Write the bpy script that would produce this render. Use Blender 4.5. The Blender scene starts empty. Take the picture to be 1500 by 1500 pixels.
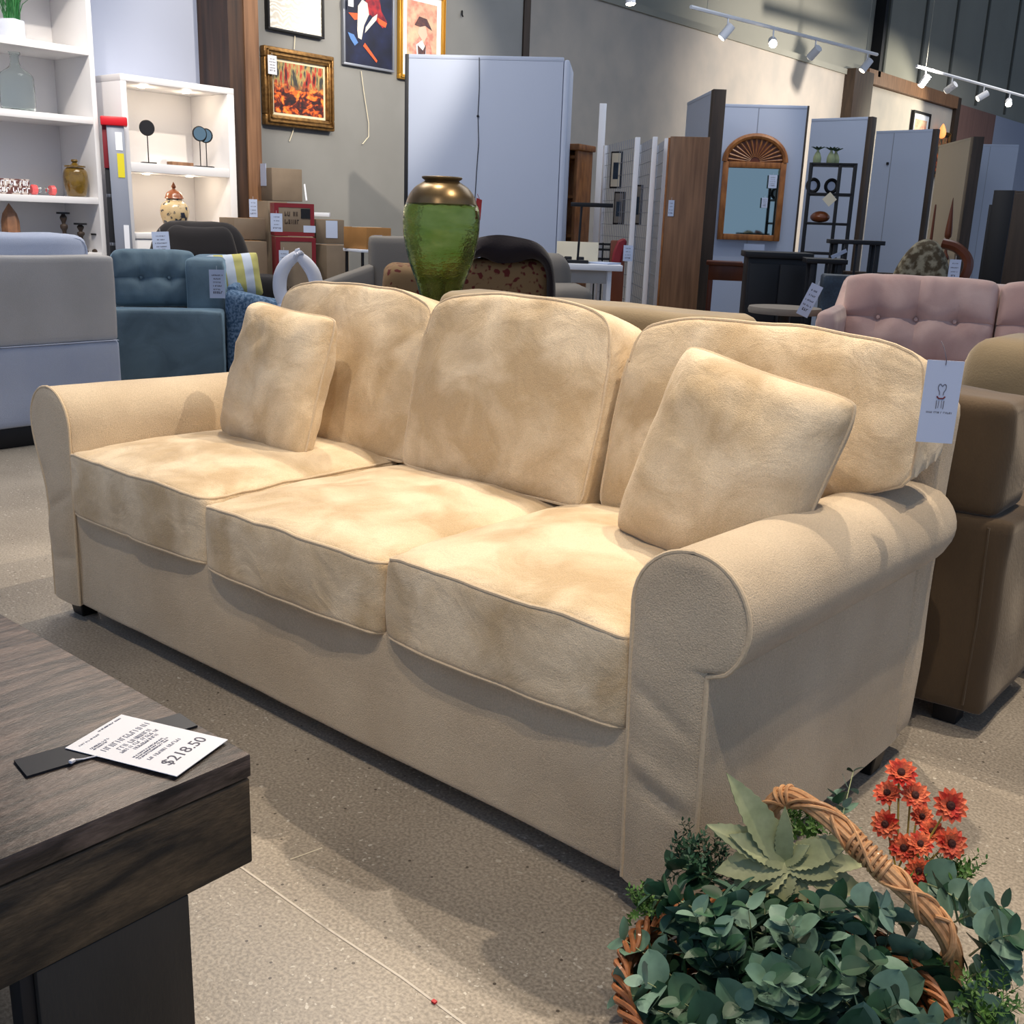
import bpy, bmesh, math, random
from mathutils import Vector, Matrix, noise, Euler
C = bpy.context.scene.collection
PI = math.pi
random.seed(7)
# ---------------------------------------------------------------- camera
CF = 1546.7
CAM = Vector((0.71969, -1.40486, 1.18317))
CR = Vector((0.76002685, 0.64898454, 0.03432569))
CU = Vector((-0.19812262, 0.18107108, 0.96330716))
CN = Vector((-0.61895606, 0.73894001, -0.2661974))
cam = bpy.data.cameras.new('camera'); cob = bpy.data.objects.new('camera', cam); C.objects.link(cob)
m3 = Matrix((CR, CU, -CN)).transposed()
cob.matrix_world = Matrix.Translation(CAM) @ m3.to_4x4()
cam.sensor_width = 36; cam.lens = CF / 1500 * 36; cam.clip_start = .02; cam.clip_end = 200
bpy.context.scene.camera = cob
def ray(u, v): return CN + CR * ((u - 750) / CF) - CU * ((v - 750) / CF)
def AX(u, v, x): d = ray(u, v); return CAM + d * ((x - CAM.x) / d.x)
def AY(u, v, y): d = ray(u, v); return CAM + d * ((y - CAM.y) / d.y)
def AZ(u, v, z): d = ray(u, v); return CAM + d * ((z - CAM.z) / d.z)
def AD(u, v, dd): return CAM + ray(u, v) * dd
# ---------------------------------------------------------------- materials
def lin(c):
    return tuple(((x / 255) / 12.92 if x / 255 <= .04045 else ((x / 255 + .055) / 1.055) ** 2.4) for x in c) + (1,)
def mat(name, col, rough=.6, metal=0, col2=None, scale=5, lo=.35, hi=.65, stretch=(1, 1, 1), bump=0, bscale=200, sheen=0,
        fine=0, fscale=300, trans=0, ior=1.45, emit=None, estr=0, detail=4, coat=0, spec=None, sheencol=None, thin=None, dist=0., wr=0, wrs=9):
    m = bpy.data.materials.new(name); m.use_nodes = True; nt = m.node_tree; N = nt.nodes; L = nt.links
    b = N['Principled BSDF']; b.inputs['Base Color'].default_value = lin(col); b.inputs['Roughness'].default_value = rough
    b.inputs['Metallic'].default_value = metal; b.inputs['IOR'].default_value = ior
    if trans: b.inputs['Transmission Weight'].default_value = trans
    if spec is not None: b.inputs['Specular IOR Level'].default_value = spec
    if coat: b.inputs['Coat Weight'].default_value = coat; b.inputs['Coat Roughness'].default_value = .15
    if sheen:
        b.inputs['Sheen Weight'].default_value = sheen; b.inputs['Sheen Roughness'].default_value = .4
        b.inputs['Sheen Tint'].default_value = lin(sheencol or (255, 245, 230))
    if emit: b.inputs['Emission Color'].default_value = lin(emit); b.inputs['Emission Strength'].default_value = estr
    tc = N.new('ShaderNodeTexCoord'); mp = N.new('ShaderNodeMapping'); mp.inputs['Scale'].default_value = stretch
    L.new(tc.outputs['Object'], mp.inputs['Vector'])
    out = None
    if col2:
        n = N.new('ShaderNodeTexNoise'); n.inputs['Scale'].default_value = scale; n.inputs['Detail'].default_value = detail
        n.inputs['Distortion'].default_value = dist
        L.new(mp.outputs[0], n.inputs['Vector'])
        r = N.new('ShaderNodeValToRGB'); r.color_ramp.elements[0].position = lo; r.color_ramp.elements[1].position = hi
        r.color_ramp.elements[0].color = lin(col); r.color_ramp.elements[1].color = lin(col2)
        L.new(n.outputs['Fac'], r.inputs[0]); out = r.outputs[0]
    if fine:
        n2 = N.new('ShaderNodeTexNoise'); n2.inputs['Scale'].default_value = fscale; n2.inputs['Detail'].default_value = 2
        L.new(mp.outputs[0], n2.inputs['Vector'])
        mr = N.new('ShaderNodeMapRange'); mr.inputs[1].default_value = .3; mr.inputs[2].default_value = .7
        mr.inputs[3].default_value = 1 - fine; mr.inputs[4].default_value = 1 + fine
        L.new(n2.outputs['Fac'], mr.inputs[0])
        mx = N.new('ShaderNodeMix'); mx.data_type = 'RGBA'; mx.blend_type = 'MULTIPLY'; mx.inputs[0].default_value = 1
        if out: L.new(out, mx.inputs[6])
        else: mx.inputs[6].default_value = lin(col)
        L.new(mr.outputs[0], mx.inputs[7]); out = mx.outputs[2]
    if out: L.new(out, b.inputs['Base Color'])
    if bump:
        n3 = N.new('ShaderNodeTexNoise'); n3.inputs['Scale'].default_value = bscale; n3.inputs['Detail'].default_value = 3
        L.new(mp.outputs[0], n3.inputs['Vector'])
        bp = N.new('ShaderNodeBump'); bp.inputs['Strength'].default_value = bump; bp.inputs['Distance'].default_value = .004
        L.new(n3.outputs['Fac'], bp.inputs['Height']); L.new(bp.outputs[0], b.inputs['Normal'])
        if wr:
            n4 = N.new('ShaderNodeTexNoise'); n4.inputs['Scale'].default_value = wrs; n4.inputs['Detail'].default_value = 5; n4.inputs['Distortion'].default_value = 1.2
            L.new(mp.outputs[0], n4.inputs['Vector'])
            b4 = N.new('ShaderNodeBump'); b4.inputs['Strength'].default_value = wr; b4.inputs['Distance'].default_value = .02
            L.new(n4.outputs['Fac'], b4.inputs['Height']); L.new(b4.outputs[0], bp.inputs['Normal'])
    return m
M = {}
M['velvet'] = mat('cream_velvet', (186, 162, 126), .85, col2=(221, 202, 171), scale=6, lo=.38, hi=.62, detail=10, dist=.5, wr=.5, bump=.5, bscale=450, sheen=.35, fine=.13, fscale=420)
M['chenille'] = mat('cream_chenille', (186, 168, 142), .9, col2=(200, 183, 157), scale=4, detail=8, wr=.25, wrs=6, bump=.6, bscale=380, sheen=.25, fine=.13, fscale=330)
M['piping'] = mat('cream_piping', (200, 180, 150), .85, fine=.1, sheen=.3)
M['blackleg'] = mat('black_leg', (18, 16, 15), .45)
M['tablewood'] = mat('dark_wood', (38, 32, 30), .42, col2=(108, 92, 84), scale=9, lo=.38, hi=.75, stretch=(7, 1, 5), bump=.3, bscale=60, fine=.25, fscale=60, detail=7, dist=.6)
M['apron'] = mat('brown_wood', (28, 25, 22), .6, col2=(96, 80, 60), scale=6, lo=.40, hi=.74, stretch=(3, 1, 5), bump=.3, bscale=60, fine=.3, fscale=70, detail=9, dist=.25)
M['legwood'] = mat('charcoal_wood', (40, 38, 35), .65, col2=(52, 49, 45), scale=9, stretch=(1, 1, .3), bump=.2)
M['card'] = mat('white_card', (232, 234, 240), .55)
M['tagw'] = mat('tag_card', (186, 198, 222), .6)
M['ink'] = mat('ink', (84, 84, 98), .7)
M['inkred'] = mat('ink_red', (110, 30, 40), .7)
M['strap'] = mat('black_strap', (24, 25, 30), .45)
M['plastic'] = mat('clear_plastic', (225, 225, 230), .3)
M['wicker'] = mat('wicker', (168, 120, 78), .55, col2=(206, 160, 114), scale=30, lo=.3, hi=.7, fine=.15, fscale=150, coat=.15)
M['wickerd'] = mat('wicker_dark', (110, 64, 34), .6, col2=(165, 105, 62), scale=30, lo=.3, hi=.7, fine=.15, fscale=150, coat=.1)
M['euca'] = mat('eucalyptus_leaf', (64, 98, 78), .55, col2=(130, 162, 146), scale=6, lo=.35, hi=.72, fine=.1, fscale=80)
M['eucad'] = mat('eucalyptus_leaf_dark', (26, 58, 38), .5, col2=(60, 100, 72), scale=9, lo=.35, hi=.7, fine=.1, fscale=80)
M['stem'] = mat('pale_stem', (150, 160, 120), .6)
M['agave'] = mat('succulent_leaf', (138, 146, 104), .6, col2=(174, 178, 138), scale=14, lo=.3, hi=.7, fine=.08, fscale=100)
M['fern'] = mat('fern_green', (44, 84, 30), .6, col2=(92, 132, 60), scale=20)
M['petal'] = mat('orange_petal', (196, 48, 38), .6, col2=(236, 128, 84), scale=45, lo=.35, hi=.65)
M['flcen'] = mat('flower_centre', (60, 22, 16), .8)
M['flring'] = mat('flower_ring', (232, 150, 70), .7)
M['flstem'] = mat('flower_stem', (150, 128, 52), .6)
M['white'] = mat('white_paint', (226, 224, 226), .5)
M['cabwhite'] = mat('white_laminate', (222, 220, 220), .4)
M['bluewhite'] = mat('partition_white', (172, 182, 202), .6)
M['creampart'] = mat('partition_cream', (176, 166, 148), .65)
M['walnut'] = mat('walnut_board', (44, 32, 26), .5, col2=(76, 54, 40), scale=3, stretch=(6, 6, .4), detail=6)
M['darkedge'] = mat('dark_edge', (48, 38, 30), .55, col2=(64, 50, 40), scale=5, stretch=(5, 5, .5))
M['midwood'] = mat('mid_brown_wood', (104, 74, 52), .5, col2=(136, 100, 72), scale=4, stretch=(8, 8, .5), detail=6)
M['oak'] = mat('orange_oak', (120, 72, 32), .4, col2=(158, 102, 52), scale=8, stretch=(3, 3, 1), detail=5)
M['cherry'] = mat('cherry_wood', (92, 46, 26), .4, col2=(120, 64, 38), scale=6, stretch=(1, 1, .3))
M['black'] = mat('black_matte', (14, 14, 18), .5)
M['blackfab'] = mat('black_fabric', (16, 13, 17), .9, sheen=.15, bump=.2)
M['brownfab'] = mat('dark_brown_throw', (34, 24, 26), .95, sheen=.3, bump=.4, bscale=90)
M['greyfab'] = mat('grey_linen', (176, 172, 168), .9, col2=(186, 182, 179), scale=3, bump=.3, bscale=300, fine=.05)
M['greyfab2'] = mat('pale_grey_fabric', (176, 184, 204), .9, col2=(186, 193, 210), scale=3, bump=.3, bscale=300, fine=.05)
M['taupe'] = mat('taupe_fabric', (128, 122, 114), .9, bump=.2)
M['teal'] = mat('teal_velvet', (84, 104, 116), .8, col2=(104, 126, 138), scale=5, dist=.8, sheen=.5, sheencol=(180, 215, 240), bump=.2)
M['boucle'] = mat('blue_boucle', (56, 84, 112), .95, col2=(110, 134, 160), scale=60, lo=.4, hi=.6, bump=.8, bscale=90)
M['pink'] = mat('blush_velvet', (190, 156, 148), .85, col2=(214, 184, 174), scale=5, dist=.6, sheen=.5, bump=.15)
M['tan'] = mat('tan_velvet', (116, 102, 78), .85, col2=(132, 118, 92), scale=4, dist=.6, sheen=.35, bump=.2)
M['brownvel'] = mat('brown_velvet', (62, 50, 36), .85, col2=(84, 68, 48), scale=4, dist=.6, sheen=.3, bump=.2, stretch=(1, 1, .4))
M['floral'] = mat('floral_fabric', (138, 108, 72), .9, col2=(98, 34, 26), scale=28, lo=.56, hi=.62, bump=.2, detail=1)
M['leopard'] = mat('mottled_fabric', (84, 70, 48), .8, col2=(158, 148, 122), scale=22, lo=.45, hi=.6, bump=.2)
M['bluelea'] = mat('dark_blue_leather', (34, 48, 62), .5, col2=(46, 62, 78), scale=10, fine=.2, fscale=80)
M['card_box'] = mat('cardboard', (112, 98, 82), .8, col2=(126, 111, 94), scale=4, fine=.05)
M['card_box2'] = mat('cardboard_orange', (158, 110, 56), .75, col2=(176, 126, 70), scale=4)
M['redcard'] = mat('red_cardboard', (120, 24, 34), .6)
M['gold'] = mat('antique_gold', (150, 112, 62), .38, metal=.6, col2=(108, 78, 42), scale=30, bump=.3, bscale=80)
M['brass'] = mat('bronze_glaze', (128, 108, 74), .32, metal=.75, col2=(100, 84, 62), scale=8)
M['gglass'] = mat('green_glass', (210, 222, 158), .03, trans=.98, ior=1.3, col2=(180, 204, 120), scale=9, lo=.35, hi=.7, bump=1, bscale=14, stretch=(1, 1, 2.5))
M['aglass'] = mat('amber_glass', (150, 120, 50), .08, trans=.45, ior=1.45, metal=.0, col2=(110, 84, 34), scale=14, coat=.5)
M['cglass'] = mat('clear_glass', (243, 250, 249), .02, trans=1, ior=1.2)
M['mirror'] = mat('mirror_glass', (170, 184, 176), .03, metal=1)
M['steel'] = mat('brushed_aluminium', (148, 152, 162), .4, metal=.5)
M['red'] = mat('red_plastic', (196, 22, 34), .4)
M['yellow'] = mat('yellow_label', (214, 200, 40), .5)
M['redtag'] = mat('red_tag', (168, 36, 34), .6)
M['grass'] = mat('grass_green', (50, 120, 62), .5, col2=(30, 84, 44), scale=20)
M['pinkglass'] = mat('pink_glass', (226, 92, 92), .25, coat=.5)
M['marble'] = mat('white_marble', (206, 212, 226), .35)
M['quill'] = mat('ivory', (226, 216, 190), .5)
M['agatebrown'] = mat('brown_stone', (118, 84, 62), .5, col2=(148, 104, 74), scale=20)
M['signmark'] = mat('sign_red_brown', (92, 56, 52), .6, col2=(180, 168, 160), scale=38, lo=.5, hi=.56, detail=2)
M['porcelain'] = mat('painted_porcelain', (196, 172, 130), .25, col2=(40, 48, 62), scale=20, lo=.52, hi=.58, detail=3, coat=.6)
M['rust'] = mat('rust_glaze', (136, 74, 40), .3, coat=.5)
M['stripe'] = None
M['lamp'] = mat('lamp_lens', (255, 250, 235), .4, emit=(255, 240, 215), estr=40)
M['lampdim'] = mat('lamp_lens_soft', (255, 250, 235), .4, emit=(255, 240, 215), estr=3)
M['amberlight'] = mat('amber_lamp', (255, 170, 110), .4, emit=(255, 150, 80), estr=1.2)
M['wallgrey'] = mat('wall_grey', (130, 130, 128), .75, col2=(136, 136, 134), scale=2)
M['wallbeige'] = mat('wall_beige', (176, 170, 162), .8, col2=(190, 181, 170), scale=2)
M['wallblue'] = mat('wall_white', (164, 171, 190), .75)
M['ceil'] = mat('dark_ceiling', (146, 146, 136), .85, col2=(152, 152, 142), scale=1)
M['pinkwall'] = mat('rose_wood_wall', (122, 92, 84), .7, col2=(138, 104, 94), scale=4, stretch=(6, 6, .3))
def striped(name, c1, c2, freq, axis=0):
    m = bpy.data.materials.new(name); m.use_nodes = True; nt = m.node_tree; N = nt.nodes; L = nt.links
    b = N['Principled BSDF']; b.inputs['Roughness'].default_value = .85
    tc = N.new('ShaderNodeTexCoord'); s = N.new('ShaderNodeSeparateXYZ'); L.new(tc.outputs['Object'], s.inputs[0])
    a = N.new('ShaderNodeMath'); a.operation = 'MULTIPLY'; a.inputs[1].default_value = freq; L.new(s.outputs[axis], a.inputs[0])
    f = N.new('ShaderNodeMath'); f.operation = 'FRACT'; L.new(a.outputs[0], f.inputs[0])
    r = N.new('ShaderNodeValToRGB'); r.color_ramp.interpolation = 'CONSTANT'
    r.color_ramp.elements[0].color = lin(c1); r.color_ramp.elements[1].color = lin(c2); r.color_ramp.elements[1].position = .5
    L.new(f.outputs[0], r.inputs[0]); L.new(r.outputs[0], b.inputs['Base Color'])
    return m
M['stripe'] = striped('striped_fabric', (196, 188, 112), (206, 214, 224), 9)
def concrete():
    m = bpy.data.materials.new('polished_concrete'); m.use_nodes = True; nt = m.node_tree; N = nt.nodes; L = nt.links
    b = N['Principled BSDF']; b.inputs['Roughness'].default_value = .42
    tc = N.new('ShaderNodeTexCoord')
    def nz(sc, det, lo, hi, c1, c2):
        n = N.new('ShaderNodeTexNoise'); n.inputs['Scale'].default_value = sc; n.inputs['Detail'].default_value = det
        L.new(tc.outputs['Object'], n.inputs['Vector'])
        r = N.new('ShaderNodeValToRGB'); r.color_ramp.elements[0].position = lo; r.color_ramp.elements[1].position = hi
        r.color_ramp.elements[0].color = c1; r.color_ramp.elements[1].color = c2; L.new(n.outputs['Fac'], r.inputs[0]); return r.outputs[0]
    base = nz(2.2, 6, .3, .7, lin((146, 137, 124)), lin((172, 163, 149)))
    grain = nz(160, 3, .35, .65, (.68, .68, .68, 1), (1.22, 1.22, 1.22, 1))
    mx = N.new('ShaderNodeMix'); mx.data_type = 'RGBA'; mx.blend_type = 'MULTIPLY'; mx.inputs[0].default_value = 1
    L.new(base, mx.inputs[6]); L.new(grain, mx.inputs[7])
    v = N.new('ShaderNodeTexVoronoi'); v.inputs['Scale'].default_value = 55; L.new(tc.outputs['Object'], v.inputs['Vector'])
    v.inputs['Randomness'].default_value = 1
    vn = N.new('ShaderNodeTexNoise'); vn.inputs['Scale'].default_value = 75; vn.inputs['Detail'].default_value = 2; L.new(tc.outputs['Object'], vn.inputs['Vector'])
    lt = N.new('ShaderNodeMath'); lt.operation = 'GREATER_THAN'; lt.inputs[1].default_value = .665; L.new(vn.outputs['Fac'], lt.inputs[0])
    pn = nz(3, 3, .40, .56, (0, 0, 0, 1), (1, 1, 1, 1))
    ml = N.new('ShaderNodeMath'); ml.operation = 'MULTIPLY'; L.new(lt.outputs[0], ml.inputs[0]); L.new(pn, ml.inputs[1])
    m2 = N.new('ShaderNodeMix'); m2.data_type = 'RGBA'; L.new(ml.outputs[0], m2.inputs[0]); L.new(mx.outputs[2], m2.inputs[6]); m2.inputs[7].default_value = lin((205, 200, 188))
    v2 = N.new('ShaderNodeTexVoronoi'); v2.inputs['Scale'].default_value = 23; L.new(tc.outputs['Object'], v2.inputs['Vector'])
    l2 = N.new('ShaderNodeMath'); l2.operation = 'LESS_THAN'; l2.inputs[1].default_value = .07; L.new(v2.outputs['Distance'], l2.inputs[0])
    m4 = N.new('ShaderNodeMix'); m4.data_type = 'RGBA'; L.new(l2.outputs[0], m4.inputs[0]); L.new(m2.outputs[2], m4.inputs[6]); m4.inputs[7].default_value = lin((80, 72, 64))
    L.new(m4.outputs[2], b.inputs['Base Color'])
    bp = N.new('ShaderNodeBump'); bp.inputs['Strength'].default_value = .12; bp.inputs['Distance'].default_value = .003
    L.new(grain, bp.inputs['Height']); L.new(bp.outputs[0], b.inputs['Normal'])
    return m
M['floor'] = concrete()
# ---------------------------------------------------------------- mesh helpers
def newbm(): return bmesh.new()
def box(bm, x0, x1, y0, y1, z0, z1, bev=0, seg=2, mtx=None):
    r = bmesh.ops.create_cube(bm, size=1)
    vs = r['verts']
    for v in vs: v.co = Vector(((x0 + x1) / 2 + v.co.x * (x1 - x0), (y0 + y1) / 2 + v.co.y * (y1 - y0), (z0 + z1) / 2 + v.co.z * (z1 - z0)))
    if bev:
        es = list({e for v in vs for e in v.link_edges})
        rr = bmesh.ops.bevel(bm, geom=es, offset=bev, segments=seg, affect='EDGES', profile=.5)
        vs = list({v for f in rr['faces'] for v in f.verts} | {v for v in vs if v.is_valid})
    if mtx:
        for v in vs:
            if v.is_valid: v.co = mtx @ v.co
    return bm
def tube(bm, pts, rad, sides=8, caps=True, closed=False):
    pts = [Vector(p) for p in pts]; n = len(pts)
    if not hasattr(rad, '__len__'): rad = [rad] * n
    rings = []; up = None
    for i, p in enumerate(pts):
        a = pts[(i - 1) % n] if (closed or i > 0) else p
        b = pts[(i + 1) % n] if (closed or i < n - 1) else p
        t = (b - a)
        if t.length < 1e-9: t = Vector((0, 0, 1))
        t.normalize()
        if up is None:
            up = t.cross(Vector((0, 0, 1)))
            if up.length < .1: up = t.cross(Vector((1, 0, 0)))
        up = up - t * up.dot(t)
        if up.length < 1e-6: up = t.orthogonal()
        up.normalize(); s = t.cross(up)
        rings.append([bm.verts.new(p + (up * math.cos(k / sides * 2 * PI) + s * math.sin(k / sides * 2 * PI)) * rad[i]) for k in range(sides)])
    m = n if closed else n - 1
    for i in range(m):
        r0, r1 = rings[i], rings[(i + 1) % n]
        for k in range(sides):
            try: bm.faces.new((r0[k], r0[(k + 1) % sides], r1[(k + 1) % sides], r1[k]))
            except ValueError: pass
    if caps and not closed:
        bm.faces.new(rings[0][::-1]); bm.faces.new(rings[-1])
    return bm
def lathe(bm, prof, seg=32, cx=0, cy=0, cz=0, close=True):
    rings = []
    for r, z in prof:
        if r < 1e-5: rings.append([bm.verts.new((cx, cy, cz + z))])
        else: rings.append([bm.verts.new((cx + r * math.cos(k / seg * 2 * PI), cy + r * math.sin(k / seg * 2 * PI), cz + z)) for k in range(seg)])
    for a, b in zip(rings, rings[1:]):
        for k in range(seg):
            k2 = (k + 1) % seg
            if len(a) == 1 and len(b) == 1: continue
            if len(a) == 1: bm.faces.new((a[0], b[k2], b[k]))
            elif len(b) == 1: bm.faces.new((a[k], a[k2], b[0]))
            else: bm.faces.new((a[k], a[k2], b[k2], b[k]))
    if close:
        if len(rings[0]) > 1: bm.faces.new(rings[0][::-1])
        if len(rings[-1]) > 1: bm.faces.new(rings[-1])
    return bm
def smoothprof(pts, n=6):
    out = []
    P_ = [pts[0]] + list(pts) + [pts[-1]]
    for i in range(1, len(P_) - 2):
        p0, p1, p2, p3 = P_[i - 1], P_[i], P_[i + 1], P_[i + 2]
        for k in range(n):
            t = k / n
            out.append(tuple(.5 * ((2 * p1[j]) + (-p0[j] + p2[j]) * t + (2 * p0[j] - 5 * p1[j] + 4 * p2[j] - p3[j]) * t * t + (-p0[j] + 3 * p1[j] - 3 * p2[j] + p3[j]) * t ** 3) for j in range(len(p1))))
    out.append(tuple(pts[-1])); return out
def prism(bm, poly, axis, a0, a1):
    f = {'x': lambda p, a: (a, p[0], p[1]), 'y': lambda p, a: (p[0], a, p[1]), 'z': lambda p, a: (p[0], p[1], a)}[axis]
    A = [bm.verts.new(f(p, a0)) for p in poly]; B = [bm.verts.new(f(p, a1)) for p in poly]
    n = len(poly)
    for i in range(n): bm.faces.new((A[i], A[(i + 1) % n], B[(i + 1) % n], B[i]))
    bm.faces.new(A[::-1]); bm.faces.new(B); return bm
def obj(name, bm, m, parent=None, smooth=True, bevel=0, label=None, ang=40):
    bmesh.ops.recalc_face_normals(bm, faces=bm.faces)
    me = bpy.data.meshes.new(name); bm.to_mesh(me); bm.free()
    me.materials.append(m if not isinstance(m, str) else M[m])
    if smooth:
        me.polygons.foreach_set('use_smooth', [True] * len(me.polygons))
        try: me.set_sharp_from_angle(angle=math.radians(ang))
        except Exception: pass
    o = bpy.data.objects.new(name, me); C.objects.link(o)
    if parent: o.parent = parent
    if bevel:
        b = o.modifiers.new('bevel', 'BEVEL'); b.width = bevel; b.segments = 2; b.limit_method = 'ANGLE'
    if label: o['label'] = label
    return o
def thing(name, label, cat, loc=(0, 0, 0), rz=0, group=None):
    o = bpy.data.objects.new(name, None); C.objects.link(o); o.empty_display_size = .1
    o.location = loc; o.rotation_euler = (0, 0, rz); o['label'] = label; o['category'] = cat
    if group: o['group'] = group
    return o
def tag(o, label, cat, group=None):
    o['label'] = label; o['category'] = cat
    if group: o['group'] = group
    return o
def struct(name, bm, m, **k):
    o = obj(name, bm, m, **k); o['kind'] = 'structure'; return o
def bxo(name, x0, x1, y0, y1, z0, z1, m, parent=None, bev=.003, **k):
    return obj(name, box(newbm(), x0, x1, y0, y1, z0, z1, bev), m, parent, **k)
def roundbox(w, d, h, r, n=14, post=None, round2=None):
    """box with soft rounded edges, centre at origin; post maps each point"""
    bm = newbm(); a = Vector((w / 2, d / 2, h / 2)); cache = {}
    def vert(p):
        k = tuple(round(c, 5) for c in p)
        if k in cache: return cache[k]
        q = Vector((p[0] * a.x, p[1] * a.y, p[2] * a.z)); inn = Vector([max(-(a[i] - r), min(a[i] - r, q[i])) for i in range(3)])
        dl = q - inn
        if dl.length > 1e-9: q = inn + dl.normalized() * r
        if post: q = Vector(post(q))
        v = bm.verts.new(q); cache[k] = v; return v
    S = [math.sin(PI / 2 * (-1 + 2 * i / n)) for i in range(n + 1)]
    for ax in range(3):
        for s in (-1, 1):
            for i in range(n):
                for j in range(n):
                    ps = []
                    for (u, v) in ((S[i], S[j]), (S[i + 1], S[j]), (S[i + 1], S[j + 1]), (S[i], S[j + 1])):
                        p = [0, 0, 0]; p[ax] = s; p[(ax + 1) % 3] = u; p[(ax + 2) % 3] = v; ps.append(vert(p))
                    if len(set(ps)) >= 3:
                        try: bm.faces.new(ps)
                        except ValueError: pass
    return bm
def rectpath(w, d, r, n=10):
    """rounded rectangle loop in a plane"""
    out = []
    for (sx, sy, a0) in ((1, 1, 0), (-1, 1, 90), (-1, -1, 180), (1, -1, 270)):
        for k in range(5):
            t = math.radians(a0 + 90 * k / 4); out.append((sx * (w / 2 - r) + r * math.cos(t), sy * (d / 2 - r) + r * math.sin(t)))
        nx = {(1, 1): (-1, 1), (-1, 1): (-1, -1), (-1, -1): (1, -1), (1, -1): (1, 1)}[(sx, sy)]
        a = out[-1]; t = math.radians(a0 + 90); b = (nx[0] * (w / 2 - r) + r * math.cos(t), nx[1] * (d / 2 - r) + r * math.sin(t))
        for k in range(1, n): out.append((a[0] + (b[0] - a[0]) * k / n, a[1] + (b[1] - a[1]) * k / n))
    return out
def nz(p, s, seed=0): return noise.noise(Vector((p[0] * s + seed * 7.3, p[1] * s - seed * 3.1, p[2] * s + seed * 1.7)))
def ruche(bm, a, b, n=5): pass
def pillow(w, h, t, seed=0, n=26, pinch=.07, wr=.004):
    """knife edge pillow in x-z plane, thickness along y; returns body bm and edge path"""
    bm = newbm()
    def shape(u, v, s):
        k = max(0, (1 - abs(u) ** 2.6) * (1 - abs(v) ** 2.6)) ** .42
        rc = 1 - .085 * (abs(u * v)) ** 5
        x = u * w / 2 * (1 - pinch * (1 - v * v)) * rc; z = v * h / 2 * (1 - pinch * (1 - u * u)) * rc
        e = (abs(u) ** 3 + abs(v) ** 3)
        f = nz((u * 1.5, v * 1.5, s), 2.2, seed) * wr * 2 + math.sin(math.atan2(v, u) * 13 + seed) * wr * e * (1 - max(abs(u), abs(v)) ** 6)
        return Vector((x, s * (t / 2 * k + f * (k > .02)), z))
    S = [math.sin(PI / 2 * (-1 + 2 * i / n)) for i in range(n + 1)]
    grid = {}
    for s in (-1, 1):
        for i, u in enumerate(S):
            for j, v in enumerate(S):
                edge = i in (0, n) or j in (0, n)
                if edge and s == 1: grid[s, i, j] = grid[-1, i, j]
                else: grid[s, i, j] = bm.verts.new(shape(u, v, s))
        for i in range(n):
            for j in range(n): bm.faces.new((grid[s, i, j], grid[s, i + 1, j], grid[s, i + 1, j + 1], grid[s, i, j + 1]))
    path = [shape(u, -1, 1) for u in S] + [shape(1, v, 1) for v in S[1:]] + [shape(u, 1, 1) for u in S[::-1][1:]] + [shape(-1, v, 1) for v in S[::-1][1:-1]]
    path = [Vector((p.x * 1.0, 0, p.z)) for p in path]
    return bm, path
def text_mesh(name, s, size, m, parent, mtx, ext=.0003, align='CENTER'):
    cu = bpy.data.curves.new(name, 'FONT'); cu.body = s; cu.size = size; cu.extrude = ext; cu.align_x = align
    o = bpy.data.objects.new(name, cu); C.objects.link(o)
    dg = bpy.context.evaluated_depsgraph_get(); me = bpy.data.meshes.new_from_object(o.evaluated_get(dg))
    bpy.data.objects.remove(o); me.materials.clear(); me.materials.append(M[m])
    q = bpy.data.objects.new(name, me); C.objects.link(q); q.parent = parent; q.matrix_local = mtx; return q
def scribble(bm, x0, x1, z, h, rnd, t=.0004, gap=.25, th=None):
    """unreadable line of lettering in the x-z plane facing -y at y=0"""
    x = x0; th = th or h * .16
    while x < x1:
        w = h * rnd.uniform(.35, .75)
        k = rnd.random()
        box(bm, x, x + th, -t, 0, z, z + h)
        if k < .7: box(bm, x, x + w, -t, 0, z + (h - th if k < .4 else 0), z + (h if k < .4 else th))
        if k > .3: box(bm, x + w - th, x + w, -t, 0, z, z + h * (.5 if k < .6 else 1))
        x += w + h * gap
        if rnd.random() < .16: x += h * .6
    return bm
TN = [0]
def pricetag(p, w, h, label, yaw, tilt=0, m='tagw', lines=5, cat='price tag', roll=0):
    """hanging paper tag centred on p, facing -y before yaw"""
    TN[0] += 1
    t = thing('price_tag', label, cat, p)
    t.rotation_euler = (tilt, roll, yaw)
    bxo('card', -w / 2, w / 2, 0, .0012, -h / 2, h / 2, m, t, bev=0, smooth=False)
    bm = newbm(); rnd = random.Random(TN[0])
    for k in range(lines):
        zz = h * (.28 - .62 * k / max(1, lines - 1)); hh = h * .05 * (1.7 if k == lines - 1 else 1)
        s = rnd.uniform(.5, .9); scribble(bm, -w * .4 * s, w * .4 * s, zz, hh, rnd, th=hh * .25)
    obj('lettering', bm, 'ink', t, smooth=False)
    tube(b := newbm(), [(0, 0, h / 2 - .004), (0, .004, h / 2 + .02)], .0008, 5); obj('string', b, 'plastic', t)
    return t
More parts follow.
